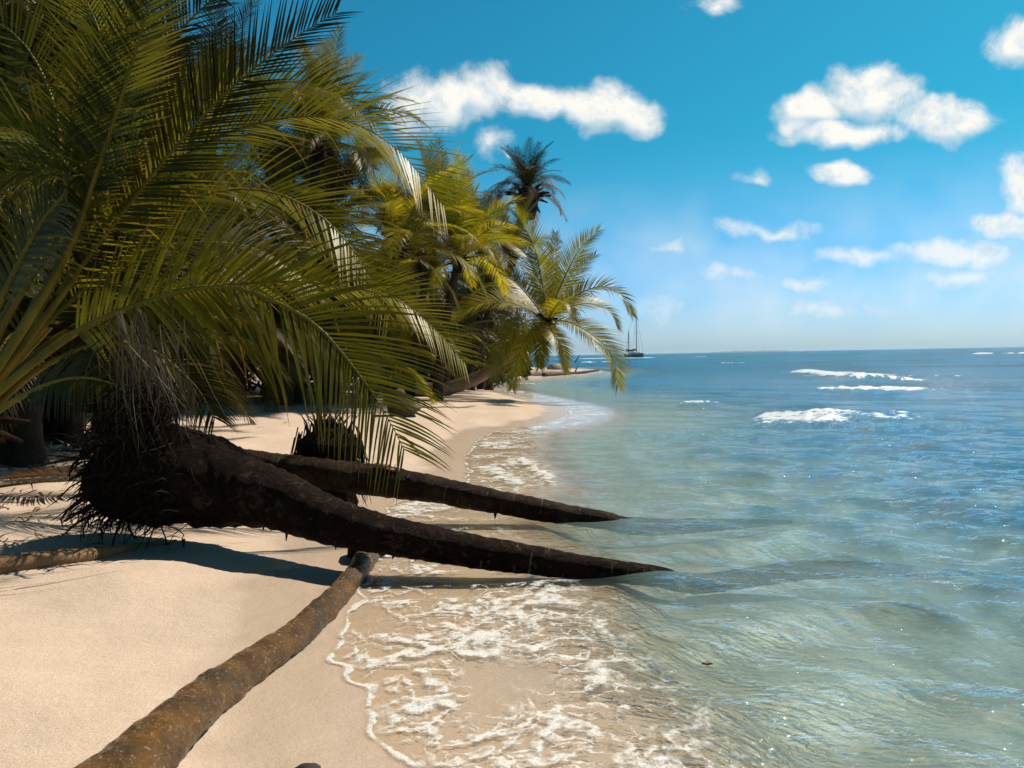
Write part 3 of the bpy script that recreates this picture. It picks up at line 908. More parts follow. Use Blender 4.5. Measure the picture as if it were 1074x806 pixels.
# ------------------------------------------------------------------ shrubs of the undergrowth
def shrub_mesh(seed, nl=2600, leaf=0.075):
    rnd = random.Random(seed); mb = MB(); lob = []
    for i in range(11):
        a = rnd.random() * 6.28; r = rnd.uniform(0, .75)
        lob.append((Vector((math.cos(a) * r, math.sin(a) * r * .8, rnd.uniform(.25, 1.0) * (1.1 - 0.5 * r))), rnd.uniform(.2, .42)))
    for i in range(nl):
        c, r = rnd.choice(lob)
        d = Vector((rnd.gauss(0, 1), rnd.gauss(0, 1), rnd.gauss(0, 1))).normalized()
        p = c + d * r * rnd.uniform(.55, 1.08)
        if p.z < 0.02: continue
        x = Vector((rnd.gauss(0, 1), rnd.gauss(0, 1), rnd.gauss(0, .6))).normalized()
        nn = (d + Vector((rnd.gauss(0, .6), rnd.gauss(0, .6), .6))).normalized()
        y = nn.cross(x).normalized(); s = leaf * rnd.uniform(.6, 1.3)
        t = rnd.random()
        mb.add([p, p + x * s * .5 + y * s * .38, p + x * s * 1.1, p + x * s * .5 - y * s * .38], [(0, 1, 2, 3)], tip=[0, .3, .6, .3], tint=[t] * 4)
    sm = MB()
    for c, r in lob:
        tube(sm, [Vector((c.x * .15, c.y * .15, -.05)), Vector((c.x * .5, c.y * .5, c.z * .55)), c], [.035, .024, .01], 5)
    return mb.mesh('foliage', False), sm.mesh('stem')


SH = [shrub_mesh(s) for s in (1, 2, 3)]


def shrub(px, py, Y, w, h, label, k, ground=True, mat='shrub'):
    p = at(px, py, Y); z = gz(p.x, p.y)
    e = empty('shrub', Vector((p.x, p.y, z - .03)))
    tag(e, label, 'shrub', 'shrubs under the palms')
    lm, sm = SH[k % 3]
    a = bpy.data.objects.new('foliage', lm); b = bpy.data.objects.new('stem', sm)
    for o, mm in ((a, mat), (b, 'drift_dark')):
        COL.objects.link(o); o.parent = e
        if not o.data.materials: o.data.materials.append(M[mm])
    e.rotation_euler = (0, 0, k * 1.7); e.scale = (w, w, h)
    return e


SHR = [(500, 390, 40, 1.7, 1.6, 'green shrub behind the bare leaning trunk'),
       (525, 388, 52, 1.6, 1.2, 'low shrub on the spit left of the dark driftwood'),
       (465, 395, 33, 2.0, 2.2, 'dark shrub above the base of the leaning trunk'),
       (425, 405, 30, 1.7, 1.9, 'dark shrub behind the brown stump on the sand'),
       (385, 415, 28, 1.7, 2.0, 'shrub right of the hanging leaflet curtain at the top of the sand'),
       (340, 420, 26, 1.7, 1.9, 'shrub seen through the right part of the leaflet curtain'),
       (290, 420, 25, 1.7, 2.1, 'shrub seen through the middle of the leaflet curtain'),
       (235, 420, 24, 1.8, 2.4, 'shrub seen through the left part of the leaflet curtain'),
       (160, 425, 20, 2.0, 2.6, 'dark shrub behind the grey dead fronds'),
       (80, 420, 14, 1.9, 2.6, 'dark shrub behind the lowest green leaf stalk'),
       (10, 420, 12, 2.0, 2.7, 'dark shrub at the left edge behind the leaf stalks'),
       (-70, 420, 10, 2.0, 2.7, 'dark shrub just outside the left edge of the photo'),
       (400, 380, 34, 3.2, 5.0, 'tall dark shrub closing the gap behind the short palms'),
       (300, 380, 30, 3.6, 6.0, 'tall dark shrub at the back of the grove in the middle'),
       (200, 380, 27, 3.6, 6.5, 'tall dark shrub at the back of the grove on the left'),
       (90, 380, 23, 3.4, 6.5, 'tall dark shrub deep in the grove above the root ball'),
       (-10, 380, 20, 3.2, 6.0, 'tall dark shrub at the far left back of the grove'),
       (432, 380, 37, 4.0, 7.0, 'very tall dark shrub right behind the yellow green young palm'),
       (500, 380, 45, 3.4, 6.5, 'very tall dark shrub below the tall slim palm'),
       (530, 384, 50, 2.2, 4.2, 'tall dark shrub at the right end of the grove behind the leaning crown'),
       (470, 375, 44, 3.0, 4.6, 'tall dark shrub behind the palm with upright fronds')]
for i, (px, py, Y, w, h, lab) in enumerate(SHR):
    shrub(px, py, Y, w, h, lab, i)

# ------------------------------------------------------------------ fallen trunks


def rough_disp(ringlen, dep, nz, ns, seed, knots=0.0):
    def f(s, a, p):
        ph = (s / ringlen + 0.10 * math.sin(a * 2 + s * 3)) % 1.0
        q = p * ns + Vector((seed, seed, 0))
        return 1 + dep * (0.5 - ph) + nz * mnoise.noise(q) + nz * .6 * mnoise.noise(q * 2.7) + nz * .35 * mnoise.noise(q * 7.0) + knots * max(0, mnoise.noise(p * 2.2 + Vector((0, seed, 3)))) 
    return f


def px_trunk(spec, n, nseg, disp, base, extra=None):
    """spec: (px, py, depth, diameter in px)"""
    pts4 = []
    for px, py, Y, w in spec:
        p = at(px, py, Y)
        pts4.append(Vector((p.x, p.y, p.z, w / FPX * Y / 2)))
    P, tot = catmull(pts4, n)
    mb = MB()
    tube(mb, [Vector(q[:3]) - base for q in P], [max(q[3], .01) for q in P], nseg, disp)
    return mb, P


T1b = gp(165, 556)
T1 = empty('fallen_palm_trunk', T1b)
tag(T1, 'thick dark fallen palm with a root ball whose trunk slopes down into the clear water', 'fallen trunk', 'fallen palm trunks')
spec1 = [(212, 508, 6.3, 92), (240, 512, 6.25, 80), (270, 519, 6.15, 67), (300, 528, 6.0, 60), (350, 548, 5.8, 48), (400, 560, 5.68, 42), (450, 570, 5.62, 38), (500, 579, 5.58, 35.5),
         (550, 586.5, 5.56, 31), (600, 594, 5.55, 27), (650, 600, 5.55, 24), (690, 605, 5.57, 22), (715, 611, 5.66, 21), (750, 611, 5.9, 21), (840, 599, 6.25, 20), (930, 598, 6.4, 15), (1020, 602, 6.5, 4)]
mb, _ = px_trunk(spec1, 230, 40, rough_disp(0.115, .05, .055, 7, 1.0, .05), T1b)
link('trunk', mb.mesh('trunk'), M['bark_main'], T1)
spec1b = [(104, 520, 6.45, 50), (124, 508, 6.45, 80), (150, 500, 6.42, 101), (178, 498, 6.38, 106), (205, 502, 6.32, 97), (232, 509, 6.27, 86), (258, 516, 6.2, 70)]
mb, _ = px_trunk(spec1b, 90, 44, rough_disp(0.3, .03, .13, 4.5, 7.0, .08), T1b)
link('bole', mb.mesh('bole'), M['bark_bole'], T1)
# roots: a dense brush of thin fibres out of the bole
rnd = random.Random(8)
mb = MB()
for i in range(1250):
    heap = i > 800
    px = rnd.gauss(150, 20) if heap else rnd.gauss(140, 32); py = rnd.uniform(398, 462) if heap else rnd.uniform(455, 545)
    px = min(max(px, 92), 215)
    Y = 6.4 - rnd.uniform(-.25, .5)
    p = at(px, py, Y)
    d = Vector((rnd.gauss(-.15, .5), rnd.gauss(-.2, .5), rnd.gauss(-.6, .4))).normalized() if heap else Vector((rnd.gauss(-.6, .6), rnd.gauss(-.4, .6), rnd.gauss(-.25, .5))).normalized()
    L = rnd.uniform(.12, .36) * (1.3 if heap or rnd.random() < .12 else 1)
    pts = [p]
    for k in range(5):
        d = (d + Vector((rnd.gauss(0, .32), rnd.gauss(0, .32), -.16 + rnd.gauss(0, .24)))).normalized()
        q = pts[-1] + d * L / 5
        zmin = gz(q.x, q.y) + 0.004
        if q.z < zmin: q.z = zmin
        pts.append(q)
    r = rnd.choice((.003, .004, .005, .007, .012))
    tube(mb, [q - T1b for q in pts], [r, r, r * .9, r * .8, r * .6, r * .3], 4, None, False)
link('root_mass', mb.mesh('root_mass'), M['root'], T1)
# torn bark shreds hanging under the trunk
for (px, py, Y, ln) in [(300, 556, 6.0, .09), (276, 550, 6.1, .05), (284, 552, 6.05, .04), (352, 570, 5.78, .05), (412, 580, 5.64, .05), (419, 581, 5.64, .03), (436, 584, 5.62, .03), (398, 577, 5.68, .04)]:
    p = at(px, py, Y) - T1b + Vector((0, 0, .03))
    mb = MB(); tube(mb, [p, p + Vector((.003, 0, -.03 - ln * .5)), p + Vector((-.002, 0, -.03 - ln))], [.012, .010, .003], 5)
    link('bark_shred', mb.mesh('bark_shred'), M['root'], T1)
# grey dead leaves caught on the root ball
DL = empty('dead_frond', at(150, 360, 5.9))
tag(DL, 'bundle of grey dry dead leaflets drooping over the top of the root ball', 'dead frond')
mb = MB()
for i in range(110):
    px = rnd.gauss(150, 22); p = at(px, rnd.uniform(318, 385), 5.9 + rnd.uniform(-.4, .4)) - DL.location
    d = Vector((rnd.gauss(.10, .30), rnd.gauss(0, .2), -1)).normalized(); L = rnd.uniform(.35, .8); tint = rnd.random()
    ve = []; tpv = []; w = rnd.uniform(.004, .010); sd = Vector((math.cos(i), math.sin(i), 0)) * w
    for k in range(6):
        s = k / 5
        ve += [p + sd * (1 - s * .9), p - sd * (1 - s * .9)]; tpv += [s * .5, s * .5]
        d = (d + Vector((rnd.gauss(.03, .07), rnd.gauss(0, .07), -.04))).normalized(); p = p + d * L / 5
    mb.add(ve, [(2 * k, 2 * k + 1, 2 * k + 3, 2 * k + 2) for k in range(5)], tip=tpv, tint=[tint] * 12)
link('leaflets', mb.mesh('leaflets', False), M['leaf_grey'], DL)

T2b = gp(330, 520)
T2 = empty('fallen_palm_trunk', T2b)
tag(T2, 'slimmer reddish fallen palm trunk lying behind the thick dark one, tip in the water', 'fallen trunk', 'fallen palm trunks')
spec2 = [(205, 478, 7.7, 26), (270, 487, 7.7, 28), (310, 493, 7.65, 30), (345, 498, 7.6, 32), (400, 505, 7.55, 33), (450, 512.5, 7.5, 29), (500, 522.5, 7.45, 26), (550, 532, 7.42, 24),
         (600, 541, 7.4, 21), (635, 546, 7.42, 19), (655, 551, 7.5, 18), (690, 553, 7.7, 18), (740, 551, 8.0, 14), (790, 549, 8.3, 9), (830, 548, 8.5, 3)]
mb, _ = px_trunk(spec2, 190, 30, rough_disp(0.13, .06, .06, 7, 3.0, .05), T2b)
link('trunk', mb.mesh('trunk'), M['bark_back'], T2)
for (px, py, Y, ln) in [(519, 535, 7.43, .09), (500, 532, 7.45, .04), (408, 517, 7.52, .03)]:
    p = at(px, py, Y) - T2b + Vector((0, 0, .03))
    mb = MB(); tube(mb, [p, p + Vector((.003, 0, -.03 - ln * .5)), p + Vector((-.002, 0, -.03 - ln))], [.02, .016, .004], 5)
    link('bark_shred', mb.mesh('bark_shred'), M['root'], T2)
mb = MB()
for i in range(50):
    px = rnd.gauss(403, 9); p = at(px, 490 + (px - 400) * .25, 7.5 + rnd.uniform(-.1, .1)) - T2b
    d = Vector((rnd.gauss(0, .6), rnd.gauss(0, .5), rnd.uniform(.1, .8))).normalized() * rnd.uniform(.03, .07)
    tube(mb, [p - d * .3, p + d * .5, p + d], [.012, .009, .003], 4)
link('splinters', mb.mesh('splinters'), M['bark_log'], T2)

T3b = gp(360, 605)
T3 = empty('fallen_palm_trunk', T3b)
tag(T3, 'wet brown barnacled palm trunk lying on the sand towards the camera', 'fallen trunk', 'fallen palm trunks')
pts4 = []
for px, py, Y, dia, sink in [(387, 580, 6.1, .19, 0), (373, 602, 5.75, .165, 0), (348, 630, 5.2, .165, 0), (312, 664, 4.6, .175, 0), (272, 694, 4.1, .185, 0), (230, 724, 3.75, .20, 0), (190, 757, 3.35, .22, 0), (128, 808, 2.9, .24, 0), (60, 868, 2.45, .24, 0), (-30, 950, 2.1, .24, 0)]:
    p = at(px, py, Y); r = dia / 2
    z = gz(p.x, p.y) + r * 0.62
    # keep the drawn place but settle the trunk on the sand
    d = ray(px, py); t = (z - H) / d.z; p = CAM + d * t
    pts4.append(Vector((p.x, p.y, gz(p.x, p.y) + r * .62, r)))
P, tot = catmull(pts4, 210)
mb = MB(); tube(mb, [Vector(q[:3]) - T3b for q in P], [q[3] * .94 for q in P], 40, rough_disp(0.45, .05, .15, 5.0, 5.0, .16))
link('trunk', mb.mesh('trunk'), M['bark_wet'], T3)
# broken end that props up the thick trunk
mb = MB()
q0 = Vector(P[0][:3]) - T3b
tube(mb, [q0 + Vector((-.05, .15, -.15)), q0 + Vector((-.03, .10, .02)), q0 + Vector((.0, .02, .10)), q0 + Vector((.02, -.02, .17))], [.15, .15, .12, .08], 18, rough_disp(.2, .05, .15, 6, 2.0))
link('broken_end', mb.mesh('broken_end'), M['bark_bole'], T3)

LGb = gp(40, 598)
LG = empty('driftwood_log', LGb)
tag(LG, 'smooth orange brown log half sunk in the sand at the left edge', 'log', 'driftwood on the beach')
pts4 = []
for px, py, w in [(-90, 612, 24), (-30, 598, 24), (20, 589, 22), (60, 584, 20), (95, 581, 17), (120, 577, 11), (140, 573, 7), (165, 570, 6), (185, 567, 3)]:
    g0 = gp(px, py + w * .35); r = w / FPX * g0.y / 2
    pts4.append(Vector((g0.x, g0.y, g0.z + r * .45, r)))
P, tot = catmull(pts4, 90)
mb = MB(); tube(mb, [Vector(q[:3]) - LGb for q in P], [q[3] for q in P], 20, rough_disp(.5, .02, .08, 6, 4.0, .06))
link('log_body', mb.mesh('log_body'), M['bark_log'], LG)

# the stump behind the second trunk, with a skirt of dead fibres
STb = gp(352, 524); STb = Vector((at(345, 500, 8.0).x, 8.0, 0)); STb.z = gz(STb.x, STb.y) - .05
ST = empty('palm_stump', STb)
tag(ST, 'short dark stump with a skirt of dry fibres behind the slimmer fallen trunk', 'stump', 'stumps on the beach')
mb = MB()
top = at(345, 448, 8.0).z - STb.z
tube(mb, [Vector((.03 * z, 0, z)) for z in np.linspace(0, top, 26)], [(.30 - .02 * math.sin(k * .2)) * min(1, .35 + (25 - k) * .16) for k in range(26)], 26, rough_disp(.12, .08, .12, 6, 6.0))
link('trunk', mb.mesh('trunk'), M['bark_bole'], ST)
mb = MB()
for i in range(70):
    a = rnd.random() * 6.28; r = rnd.uniform(.02, .22)
    p = Vector((math.cos(a) * r, math.sin(a) * r, top - .12)); d = Vector((rnd.gauss(0, .35), rnd.gauss(0, .35), 1)).normalized(); L = rnd.uniform(.15, .36)
    tube(mb, [p, p + d * L * .5, p + d * L + Vector((rnd.gauss(0, .05), rnd.gauss(0, .05), 0))], [.016, .011, .003], 4, None, False)
for i in range(260):
    a = rnd.random() * 6.28; r = rnd.uniform(.27, .34)
    p = Vector((math.cos(a) * r, math.sin(a) * r, top * rnd.uniform(.4, 1.02))); d = Vector((math.cos(a) * .25, math.sin(a) * .25, -1)).normalized(); L = rnd.uniform(.15, .5)
    tube(mb, [p, p + d * L * .5, p + d * L + Vector((rnd.gauss(0, .02), rnd.gauss(0, .02), 0))], [.007, .006, .002], 4, None, False)
link('fibre_skirt', mb.mesh('fibre_skirt'), M['root'], ST)

# brown cut stump on the sand further on
S2b = gp(424, 436)
S2 = empty('palm_stump', S2b)
tag(S2, 'squat brown tilted stump on the sand left of the leaning palm trunk', 'stump', 'stumps on the beach')
mb = MB(); sc = S2b.y / FPX
ax = Vector((-.55, .1, .8)).normalized()
tube(mb, [ax * (k / 9 * 30 * sc) + Vector((4 * sc, 0, -2 * sc)) for k in range(10)], [15 * sc * (1 - .025 * k) for k in range(10)], 18, rough_disp(.2, .1, .14, 4, 9.0))
link('trunk', mb.mesh('trunk'), M['drift_dark'], S2)


def drift(px0, py0, px1, py1, wpx, label, mat, seed, Y=None, lift=0.0, branches=0, bend=0.0):
    a = gp(px0, py0) if Y is None else at(px0, py0, Y)
    b = gp(px1, py1) if Y is None else at(px1, py1, Y)
    base = (a + b) / 2
    e = empty('driftwood_log', base)
    tag(e, label, 'log', 'driftwood on the beach')
    r = wpx / FPX * base.y / 2
    n = 30; rnd = random.Random(seed)
    mid = (a + b) / 2 + Vector((0, 0, bend * r)); 
    P, tot = catmull([a - base + Vector((0, 0, r * .6)), mid - base + Vector((0, 0, r * .6)), b - base + Vector((0, 0, r * .6 + lift))], n)
    mb = MB(); tube(mb, P, [r * (1 - .45 * i / n) for i in range(n)], 12, rough_disp(.6, .04, .14, 2.2, seed))
    link('log_body', mb.mesh('log_body'), M[mat], e)
    for k in range(branches):
        p = P[rnd.randint(n // 3, n - 3)]
        d = Vector((rnd.uniform(-1, 1), rnd.uniform(-.5, .5), rnd.uniform(.35, 1))).normalized() * r * rnd.uniform(3, 7)
        bb = MB(); tube(bb, [p, p + d * .5, p + d + Vector((0, 0, .1 * r))], [r * .45, r * .3, r * .1], 7, rough_disp(.5, .02, .1, 3, seed + k))
        link('branch', bb.mesh('branch'), M[mat], e)
    return e


drift(552, 394.5, 596, 393.5, 9, 'thick pale driftwood log on the spit', 'drift', 31, branches=1)
drift(580, 393, 606, 385, 4, 'bleached white branch sticking up from the spit', 'drift', 32, lift=.25, branches=3)
drift(570, 395, 628, 391, 4, 'long thin dark log reaching off the spit over the water', 'drift_dark', 33, lift=.1, branches=1)
drift(536, 391, 560, 392, 8, 'dark weathered log on the spit below the shrubs', 'drift_dark', 34, branches=2)
drift(430, 404, 462, 399, 5, 'grey log behind the base of the leaning trunk', 'drift', 35, branches=1)
drift(455, 402, 500, 397, 6, 'pale log lying under the leaning palm trunk', 'drift', 36, branches=1)
drift(490, 400, 522, 399, 4, 'dark log on the sand beneath the leaning trunk', 'drift_dark', 37, branches=1)
drift(438, 398, 470, 394, 6, 'dark log in the shade below the dark shrub', 'drift_dark', 38, branches=2)
drift(20, 478, 105, 462, 5, 'thin grey branch in the litter left of the root ball', 'drift', 39, branches=2)
# upturned dark root plate on the spit
RB = gp(551, 394); e = empty('upturned_root', RB); tag(e, 'dark upturned root plate standing on the spit by the pale log', 'root')
mb = MB(); sc = RB.y / FPX
tube(mb, [Vector((x * sc, 0, z * sc)) for x, z in ((-3, -1), (-2, 6), (1, 13), (4, 18))], [8 * sc, 9 * sc, 8 * sc, 4 * sc], 14, rough_disp(.5, .1, .35, 1.6, 3))
link('root_body', mb.mesh('root_body'), M['drift_dark'], e)

# dry fronds littered on the shaded sand left of the root ball
for i, (px, py, az, L, lab) in enumerate([(30, 495, .3, 1.3, 'dry frond lying on the shaded sand nearest the left edge'), (75, 470, 2.6, 1.2, 'dry frond lying against the left side of the root ball'),
                                          (20, 455, 1.2, 1.3, 'dry frond lying at the foot of the green leaf stalks'), (100, 505, 3.4, .9, 'dry frond lying below the roots of the root ball'),
                                          (-20, 520, .1, 1.3, 'dry frond with its tip just inside the left edge')]):
    g0 = gp(px, py)
    e = empty('dead_frond', g0 + Vector((0, 0, .04)))
    tag(e, lab, 'dead frond', 'dry fronds on the ground')
    lm, rm = frond_meshes('dry%d' % i, [p * L + Vector((0, 0, .02)) for p in arc_template(9, -9)], .4, 46, .12, 900 + i, vee=.22, wid=.012, r0=.018, start=.2)
    fo = add_frond(e, lm, rm, 'leaf_dead' if i % 2 else 'leaf_grey', 'rachis_dead', 'frond')
    fo.name = 'leaflets'
    e.rotation_euler = (0, 0, az)

# dry leaf bits strewn in the shade under the palms
mb = MB(); rnd = random.Random(77); lit_spots = []
for i in range(1500):
    if i < 1100: px, py = rnd.uniform(-60, 215), 418 + abs(rnd.gauss(0, 45))
    else: px, py = rnd.uniform(200, 430), 412 + abs(rnd.gauss(0, 9))
    if py > 535: continue
    g0 = plane(px, py, .46); lit_spots.append((g0.x, g0.y)); continue
lz_ = ground_z(np.array([q[0] for q in lit_spots]), np.array([q[1] for q in lit_spots]))
for (lx, ly), lz0 in zip(lit_spots, lz_):
    g0 = Vector((lx, ly, float(lz0))); a = rnd.random() * 6.28; L = rnd.uniform(.08, .34); w = rnd.uniform(.006, .016)
    d = Vector((math.cos(a), math.sin(a), 0)); q = Vector((-d.y, d.x, 0)); t = rnd.random(); hh = rnd.uniform(.004, .05)
    ve = [g0 + Vector((0, 0, .004)) + q * w * .4, g0 + Vector((0, 0, .004)) - q * w * .4, g0 + d * L * .5 + q * w + Vector((0, 0, hh)), g0 + d * L * .5 - q * w + Vector((0, 0, hh * .8)), g0 + d * L + Vector((0, 0, .006))]
    mb.add(ve, [(0, 1, 3, 2), (2, 3, 4)], tip=[.2] * 5, tint=[t] * 5)
o = link('leaf_litter', mb.mesh('leaf_litter', False), M['leaf_dead']); o['kind'] = 'stuff'

# small things
SB = gp(322, 813); mb = MB()  # small flattened dark lump
ve = []; fa = []
for j in range(9):
    v = j / 8 * math.pi
    for k in range(14):
        u = k / 14 * 6.283; d = Vector((math.sin(v) * math.cos(u), math.sin(v) * math.sin(u), -math.cos(v)))
        ve.append(Vector((d.x * .055, d.y * .04, d.z * .03)) * (1 + .2 * mnoise.noise(d * 2)))
for j in range(8):
    for k in range(14): fa.append((j * 14 + k, j * 14 + (k + 1) % 14, (j + 1) * 14 + (k + 1) % 14, (j + 1) * 14 + k))
mb.add(ve, fa)
o = link('lump', mb.mesh('lump'), M['lump']); o.location = SB + Vector((0, 0, .012)); tag(o, 'small dark stone on the wet sand at the bottom edge', 'lump')
WP = plane(742, 697, 0.02); mb = MB()
for (a, l) in ((.2, .03), (2.9, .028), (1.2, .016), (4, .014)):
    d = Vector((math.cos(a), math.sin(a), 0)); tube(mb, [Vector((0, 0, 0)), d * l * .6 + Vector((0, 0, .004)), d * l], [.006, .007, .002], 5)
o = link('seaweed', mb.mesh('seaweed'), M['weed']); o.location = WP; tag(o, 'tiny brown scrap of seaweed floating in the shallows', 'seaweed')

# ------------------------------------------------------------------ the boat
BY = 340.0
bp = at(666, 374.6, BY); bp.z = 0.0
boat = empty('sailboat', bp)
tag(boat, 'dark two masted sailboat at anchor near the horizon with its sails down', 'sailboat')
mb = MB(); ve = []; fa = []
NS, NK = 20, 9
for i in range(NS):
    t = i / (NS - 1); x = -7 + 14 * t
    bw = 2.0 * (1 - abs(2 * t - .9) ** 2.6 * .98) if t > .45 else 2.0 * (.72 + .28 * math.sin(t / .45 * math.pi / 2))
    bw = max(bw, .05); top = 1.35 + .7 * (t - .35) ** 2 * 2.2
    for k in range(NK):
        u = k / (NK - 1) * 2 - 1
        ve.append(Vector((x + (.6 * (1 - abs(u)) if False else 0), bw * math.copysign(abs(u) ** .6, u), -0.6 + (top + .6) * abs(u) ** 2.2)))
for i in range(NS - 1):
    for k in range(NK - 1): fa.append((i * NK + k, (i + 1) * NK + k, (i + 1) * NK + k + 1, i * NK + k + 1))
for i in range(NS - 1): fa.append((i * NK, i * NK + NK - 1, (i + 1) * NK + NK - 1, (i + 1) * NK))
fa.append(tuple(range(NK)))
mb.add(ve, fa); link('hull', mb.mesh('hull', False), M['hull'], boat)


def boxm(x0, x1, y, z0, z1, tap=.85):
    b = MB(); v = []
    for z, t in ((z0, 1), (z1, tap)):
        cx = (x0 + x1) / 2; hx = (x1 - x0) / 2 * t
        v += [Vector((cx - hx, -y * t, z)), Vector((cx + hx, -y * t, z)), Vector((cx + hx, y * t, z)), Vector((cx - hx, y * t, z))]
    b.add(v, [(0, 3, 2, 1), (4, 5, 6, 7), (0, 1, 5, 4), (1, 2, 6, 5), (2, 3, 7, 6), (3, 0, 4, 7)])
    return b


link('cabin', boxm(-2.8, 3.0, 1.3, 1.45, 2.3).mesh('cabin', False), M['boat_white'], boat)
link('canopy', boxm(-5.4, -2.6, 1.3, 2.6, 3.5, .7).mesh('canopy', False), M['canvas'], boat)
for x, hgt in ((1.3, 19.3), (-5.2, 12.3)):
    mb = MB(); tube(mb, [Vector((x, 0, 1.4)), Vector((x, 0, hgt * .5)), Vector((x, 0, hgt))], [.2, .17, .11], 8)
    ms = link('mast', mb.mesh('mast'), M['spar'], boat)
    mb = MB(); tube(mb, [Vector((x, 0, 3.1)), Vector((x - 4.6 if x > 0 else x - 2.4, 0, 3.2))], [.12, .09], 6)
    link('boom', mb.mesh('boom'), M['spar'], ms)
    mb = MB(); tube(mb, [Vector((x - .2, 0, 3.4)), Vector((x - 2.2, 0, 3.5)), Vector((x - 4.2 if x > 0 else x - 2.2, 0, 3.4))], [.25, .3, .14], 7)
    link('furled_sail', mb.mesh('furled_sail'), M['canvas'], ms)
    mb = MB(); tube(mb, [Vector((x, -1.2, hgt * .55)), Vector((x, 1.2, hgt * .55))], [.06, .06], 5)
    link('spreader', mb.mesh('spreader'), M['spar'], ms)
mb = MB()
for a, b in (((1.3, 0, 19.2), (6.9, 0, 2.2)), ((1.3, 0, 19.2), (1, 1.9, 1.5)), ((1.3, 0, 19.2), (1, -1.9, 1.5)), ((-5.2, 0, 12.2), (-6.9, 0, 1.7)), ((-5.2, 0, 12.2), (-5.2, 1.4, 1.5)), ((-5.2, 0, 12.2), (-5.2, -1.4, 1.5)), ((1.3, 0, 19.2), (-5.2, 0, 12.2))):
    tube(mb, [Vector(a), (Vector(a) + Vector(b)) / 2, Vector(b)], [.045] * 3, 4)
link('rigging', mb.mesh('rigging'), M['spar'], boat)
boat.rotation_euler = (0, 0, R(-68))

# far low island on the horizon
mb = MB(); Y = 5200.0
ve = []; fa = []
a, b = at(748, 369, Y).x, at(832, 369, Y).x
n = 60; rnd = random.Random(4)
for i in range(n + 1):
    t = i / n; x = a + (b - a) * t; hh = (5.5 + rnd.uniform(-2, 3)) * min(1, 6 * t, 6 * (1 - t)) + 1.5
    ve += [Vector((x - a, -60, -1)), Vector((x - a, -40, hh * .8)), Vector((x - a, 0, hh)), Vector((x - a, 60, -1))]
for i in range(n):
    for k in range(3): fa.append((i * 4 + k, (i + 1) * 4 + k, (i + 1) * 4 + k + 1, i * 4 + k + 1))
mb.add(ve, fa); o = link('island', mb.mesh('island'), M['isle']); o.location = (a, Y, 0); o['kind'] = 'structure'

# ------------------------------------------------------------------ sky, sun, camera
world = bpy.data.worlds.new('World'); scene.world = world; world.use_nodes = True
nt = world.node_tree; nt.nodes.clear(); g = G(nt)
sky = g.n('ShaderNodeTexSky', sky_type='NISHITA'); sky.sun_disc = False
sky.sun_elevation = SUN_EL; sky.sun_rotation = SUN_AZ
sky.air_density = 1.0; sky.dust_density = 0.6; sky.ozone_density = 2.0
STR = 0.062
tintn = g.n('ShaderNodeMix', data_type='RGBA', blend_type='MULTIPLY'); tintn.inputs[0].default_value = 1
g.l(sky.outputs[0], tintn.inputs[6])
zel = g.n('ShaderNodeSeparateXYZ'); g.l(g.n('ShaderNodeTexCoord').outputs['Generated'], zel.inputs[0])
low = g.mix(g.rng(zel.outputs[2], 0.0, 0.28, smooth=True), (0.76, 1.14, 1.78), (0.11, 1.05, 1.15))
g.l(g.mix(g.rng(zel.outputs[2], 0.45, 0.75, smooth=True), low, (0.30, 0.38, 0.33)), tintn.inputs[7])  # unseen zenith darkened and greyed to cut the fill light
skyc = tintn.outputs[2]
# clouds live in the sky's own direction space (tan of azimuth, tan of height about +Y)
D = g.n('ShaderNodeTexCoord').outputs['Generated']
sep = g.n('ShaderNodeSeparateXYZ'); g.l(D, sep.inputs[0])
yy = g.m('MAXIMUM', sep.outputs[1], 0.02)
cb = g.n('ShaderNodeCombineXYZ'); g.l(g.m('DIVIDE', sep.outputs[0], yy), cb.inputs[0]); g.l(g.m('DIVIDE', sep.outputs[2], yy), cb.inputs[1])
uv = cb.outputs[0]


def uvp(px, py):
    d = ray(px, py); return d.x / d.y, d.z / d.y


LOBES = [  # px, py, rx, ry, weight
    (470, 105, 52, 36, .95), (505, 98, 46, 36, 1), (560, 108, 62, 26, 1), (625, 110, 60, 32, 1.05), (662, 116, 36, 26, .95), (515, 150, 34, 18, .5), (435, 105, 40, 44, .6),
    (912, 104, 66, 40, 1.15), (985, 128, 70, 32, 1.15), (850, 116, 44, 30, 1.05), (890, 142, 90, 18, .95), (925, 88, 34, 28, 1.05), (835, 134, 24, 14, .8),
    (882, 183, 40, 15, .95), (1070, 42, 52, 30, 1.05), (752, 6, 42, 18, .75), (795, 186, 32, 11, .62), (703, 261, 30, 13, .6),
    (1055, 238, 64, 18, .9), (985, 262, 74, 20, .9), (1035, 266, 50, 18, .85), (900, 267, 60, 12, .58), (1000, 288, 60, 14, .5), (1082, 195, 44, 40, .95),
    (812, 238, 60, 13, .56), (835, 300, 50, 12, .5), (765, 290, 70, 16, .42), (880, 325, 160, 18, .36), (700, 320, 60, 22, .34)]
nz = g.noise(uv, 8.5, 8, 0.70, 0.2)
warp = g.n('ShaderNodeVectorMath', operation='MULTIPLY_ADD')
g.l(g.vm('SUBTRACT', g.noise(uv, 13.0, 2, 0.6, 0, col=True), (0.5, 0.5, 0.5)), warp.inputs[0]); warp.inputs[1].default_value = (0.07, 0.05, 0); g.l(uv, warp.inputs[2])
wuv = warp.outputs[0]
dens = None; dens2 = None
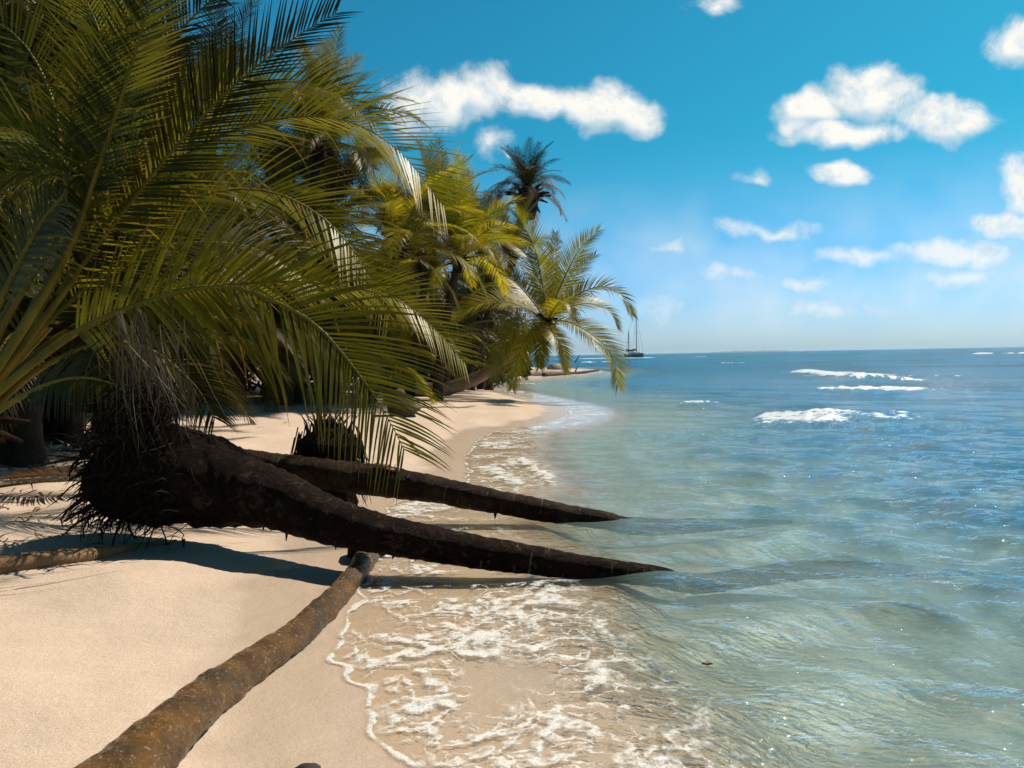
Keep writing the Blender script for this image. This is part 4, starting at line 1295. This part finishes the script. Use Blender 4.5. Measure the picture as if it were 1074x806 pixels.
for (px, py, rx, ry, w) in LOBES:
    u, v = uvp(px, py)
    q = g.vm('MULTIPLY_ADD', wuv, (FPX / rx, FPX / ry, 0), (-u * FPX / rx, -v * FPX / ry, 0))
    e = g.m('MULTIPLY_ADD', g.vm('LENGTH', q), -w, w)
    dens = e if dens is None else g.m('SMOOTH_MAX', dens, e, 0.12)
nd = g.m('MULTIPLY', g.m('SUBTRACT', nz, 0.5), 1.5)
dn = g.m('ADD', dens, nd)
front = g.rng(sep.outputs[1], 0.05, 0.2)
cov = g.m('MULTIPLY', g.m('MULTIPLY', g.rng(dn, 0.04, 0.66, smooth=True), g.rng(sep.outputs[2], 0.03, 0.22, 0.66, 1.0)), front)
# thin veil low down
hz = sep.outputs[2]
veil = g.m('MULTIPLY', g.rng(g.noise(uv, 5.0, 3, 0.65, 0.2), 0.40, 0.8), g.m('MULTIPLY', g.rng(hz, 0.0, 0.06), g.rng(hz, 0.22, 0.08)))
cov = g.m('MAXIMUM', cov, g.m('MULTIPLY', veil, 0.60))
# the side of each billow turned from the sun, and the thick cores, go blue grey
nzo = g.noise(g.vm('ADD', uv, (0.010, 0.022, 0)), 8.5, 5, 0.70, 0.2)
up = None
for (px, py, rx, ry, w) in LOBES[:16]:
    u, v = uvp(px, py)
    q = g.vm('MULTIPLY_ADD', wuv, (FPX / rx, FPX / ry, 0), ((-u + .010) * FPX / rx, (-v + .020) * FPX / ry, 0))
    e = g.m('MULTIPLY_ADD', g.vm('LENGTH', q), -w, w)
    up = e if up is None else g.m('SMOOTH_MAX', up, e, 0.12)
base = g.rng(g.m('SUBTRACT', up, dens), -0.10, 0.55)
sh = g.m('MULTIPLY', g.m('MAXIMUM', g.m('MULTIPLY', base, 0.95), g.m('MULTIPLY', g.rng(g.m('SUBTRACT', nzo, nz), -0.03, 0.14), 0.75)), g.rng(dn, 0.10, 0.50))
ccol = g.mix(sh, (0.86 / STR, 0.83 / STR, 0.76 / STR), (0.44 / STR, 0.57 / STR, 0.66 / STR))
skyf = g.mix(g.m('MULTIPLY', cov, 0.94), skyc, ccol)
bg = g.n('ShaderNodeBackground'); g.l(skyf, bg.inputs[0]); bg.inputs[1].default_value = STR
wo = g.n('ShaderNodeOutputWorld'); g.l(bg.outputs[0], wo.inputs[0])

# thin sea air round everything
HX, HY0, HY1, HZ0, HZ1 = 40000.0, -2000.0, 40000.0, -6.0, 32.0
hv = [(x, y, z) for z in (HZ0, HZ1) for x, y in ((-HX, HY0), (HX, HY0), (HX, HY1), (-HX, HY1))]
hm = bpy.data.meshes.new('haze'); hm.from_pydata(hv, [], [(0, 3, 2, 1), (4, 5, 6, 7), (0, 1, 5, 4), (1, 2, 6, 5), (2, 3, 7, 6), (3, 0, 4, 7)]); hm.update()
hz_m, hnt = new_mat('haze'); hg = G(hnt)
pv = hg.n('ShaderNodeVolumePrincipled'); pv.inputs['Color'].default_value = (0.62, 0.86, 1.0, 1); pv.inputs['Density'].default_value = 0.00013; pv.inputs['Anisotropy'].default_value = 0.2
ho = hg.n('ShaderNodeOutputMaterial'); hg.l(pv.outputs[0], ho.inputs['Volume'])
hobj = link('haze', hm, hz_m); hobj['kind'] = 'stuff'

sl = bpy.data.lights.new('sun', 'SUN'); sl.energy = 5.0; sl.angle = R(0.53); sl.color = (1.0, 0.91, 0.78)
so = bpy.data.objects.new('sun', sl); COL.objects.link(so)
so.rotation_euler = SUN_DIR.to_track_quat('Z', 'Y').to_euler()
so.location = (20, 20, 40)

cd = bpy.data.cameras.new('camera'); cam = bpy.data.objects.new('camera', cd); COL.objects.link(cam)
cd.sensor_fit = 'HORIZONTAL'; cd.sensor_width = 36; cd.lens = 36 * FPX / 1074.0
cd.clip_start = 0.05; cd.clip_end = 60000
mw = Matrix((RIGHT, UP, -_F)).transposed().to_4x4(); mw.translation = CAM
cam.matrix_world = mw
scene.camera = cam
vs = scene.view_settings
vs.view_transform = 'Standard'; vs.look = 'None'; vs.exposure = 0.3; vs.gamma = 1.0; vs.use_curve_mapping = False
scene.cycles.max_bounces = 5; scene.cycles.diffuse_bounces = 2; scene.cycles.glossy_bounces = 2; scene.cycles.transmission_bounces = 3; scene.cycles.transparent_max_bounces = 12
scene.cycles.use_denoising = True
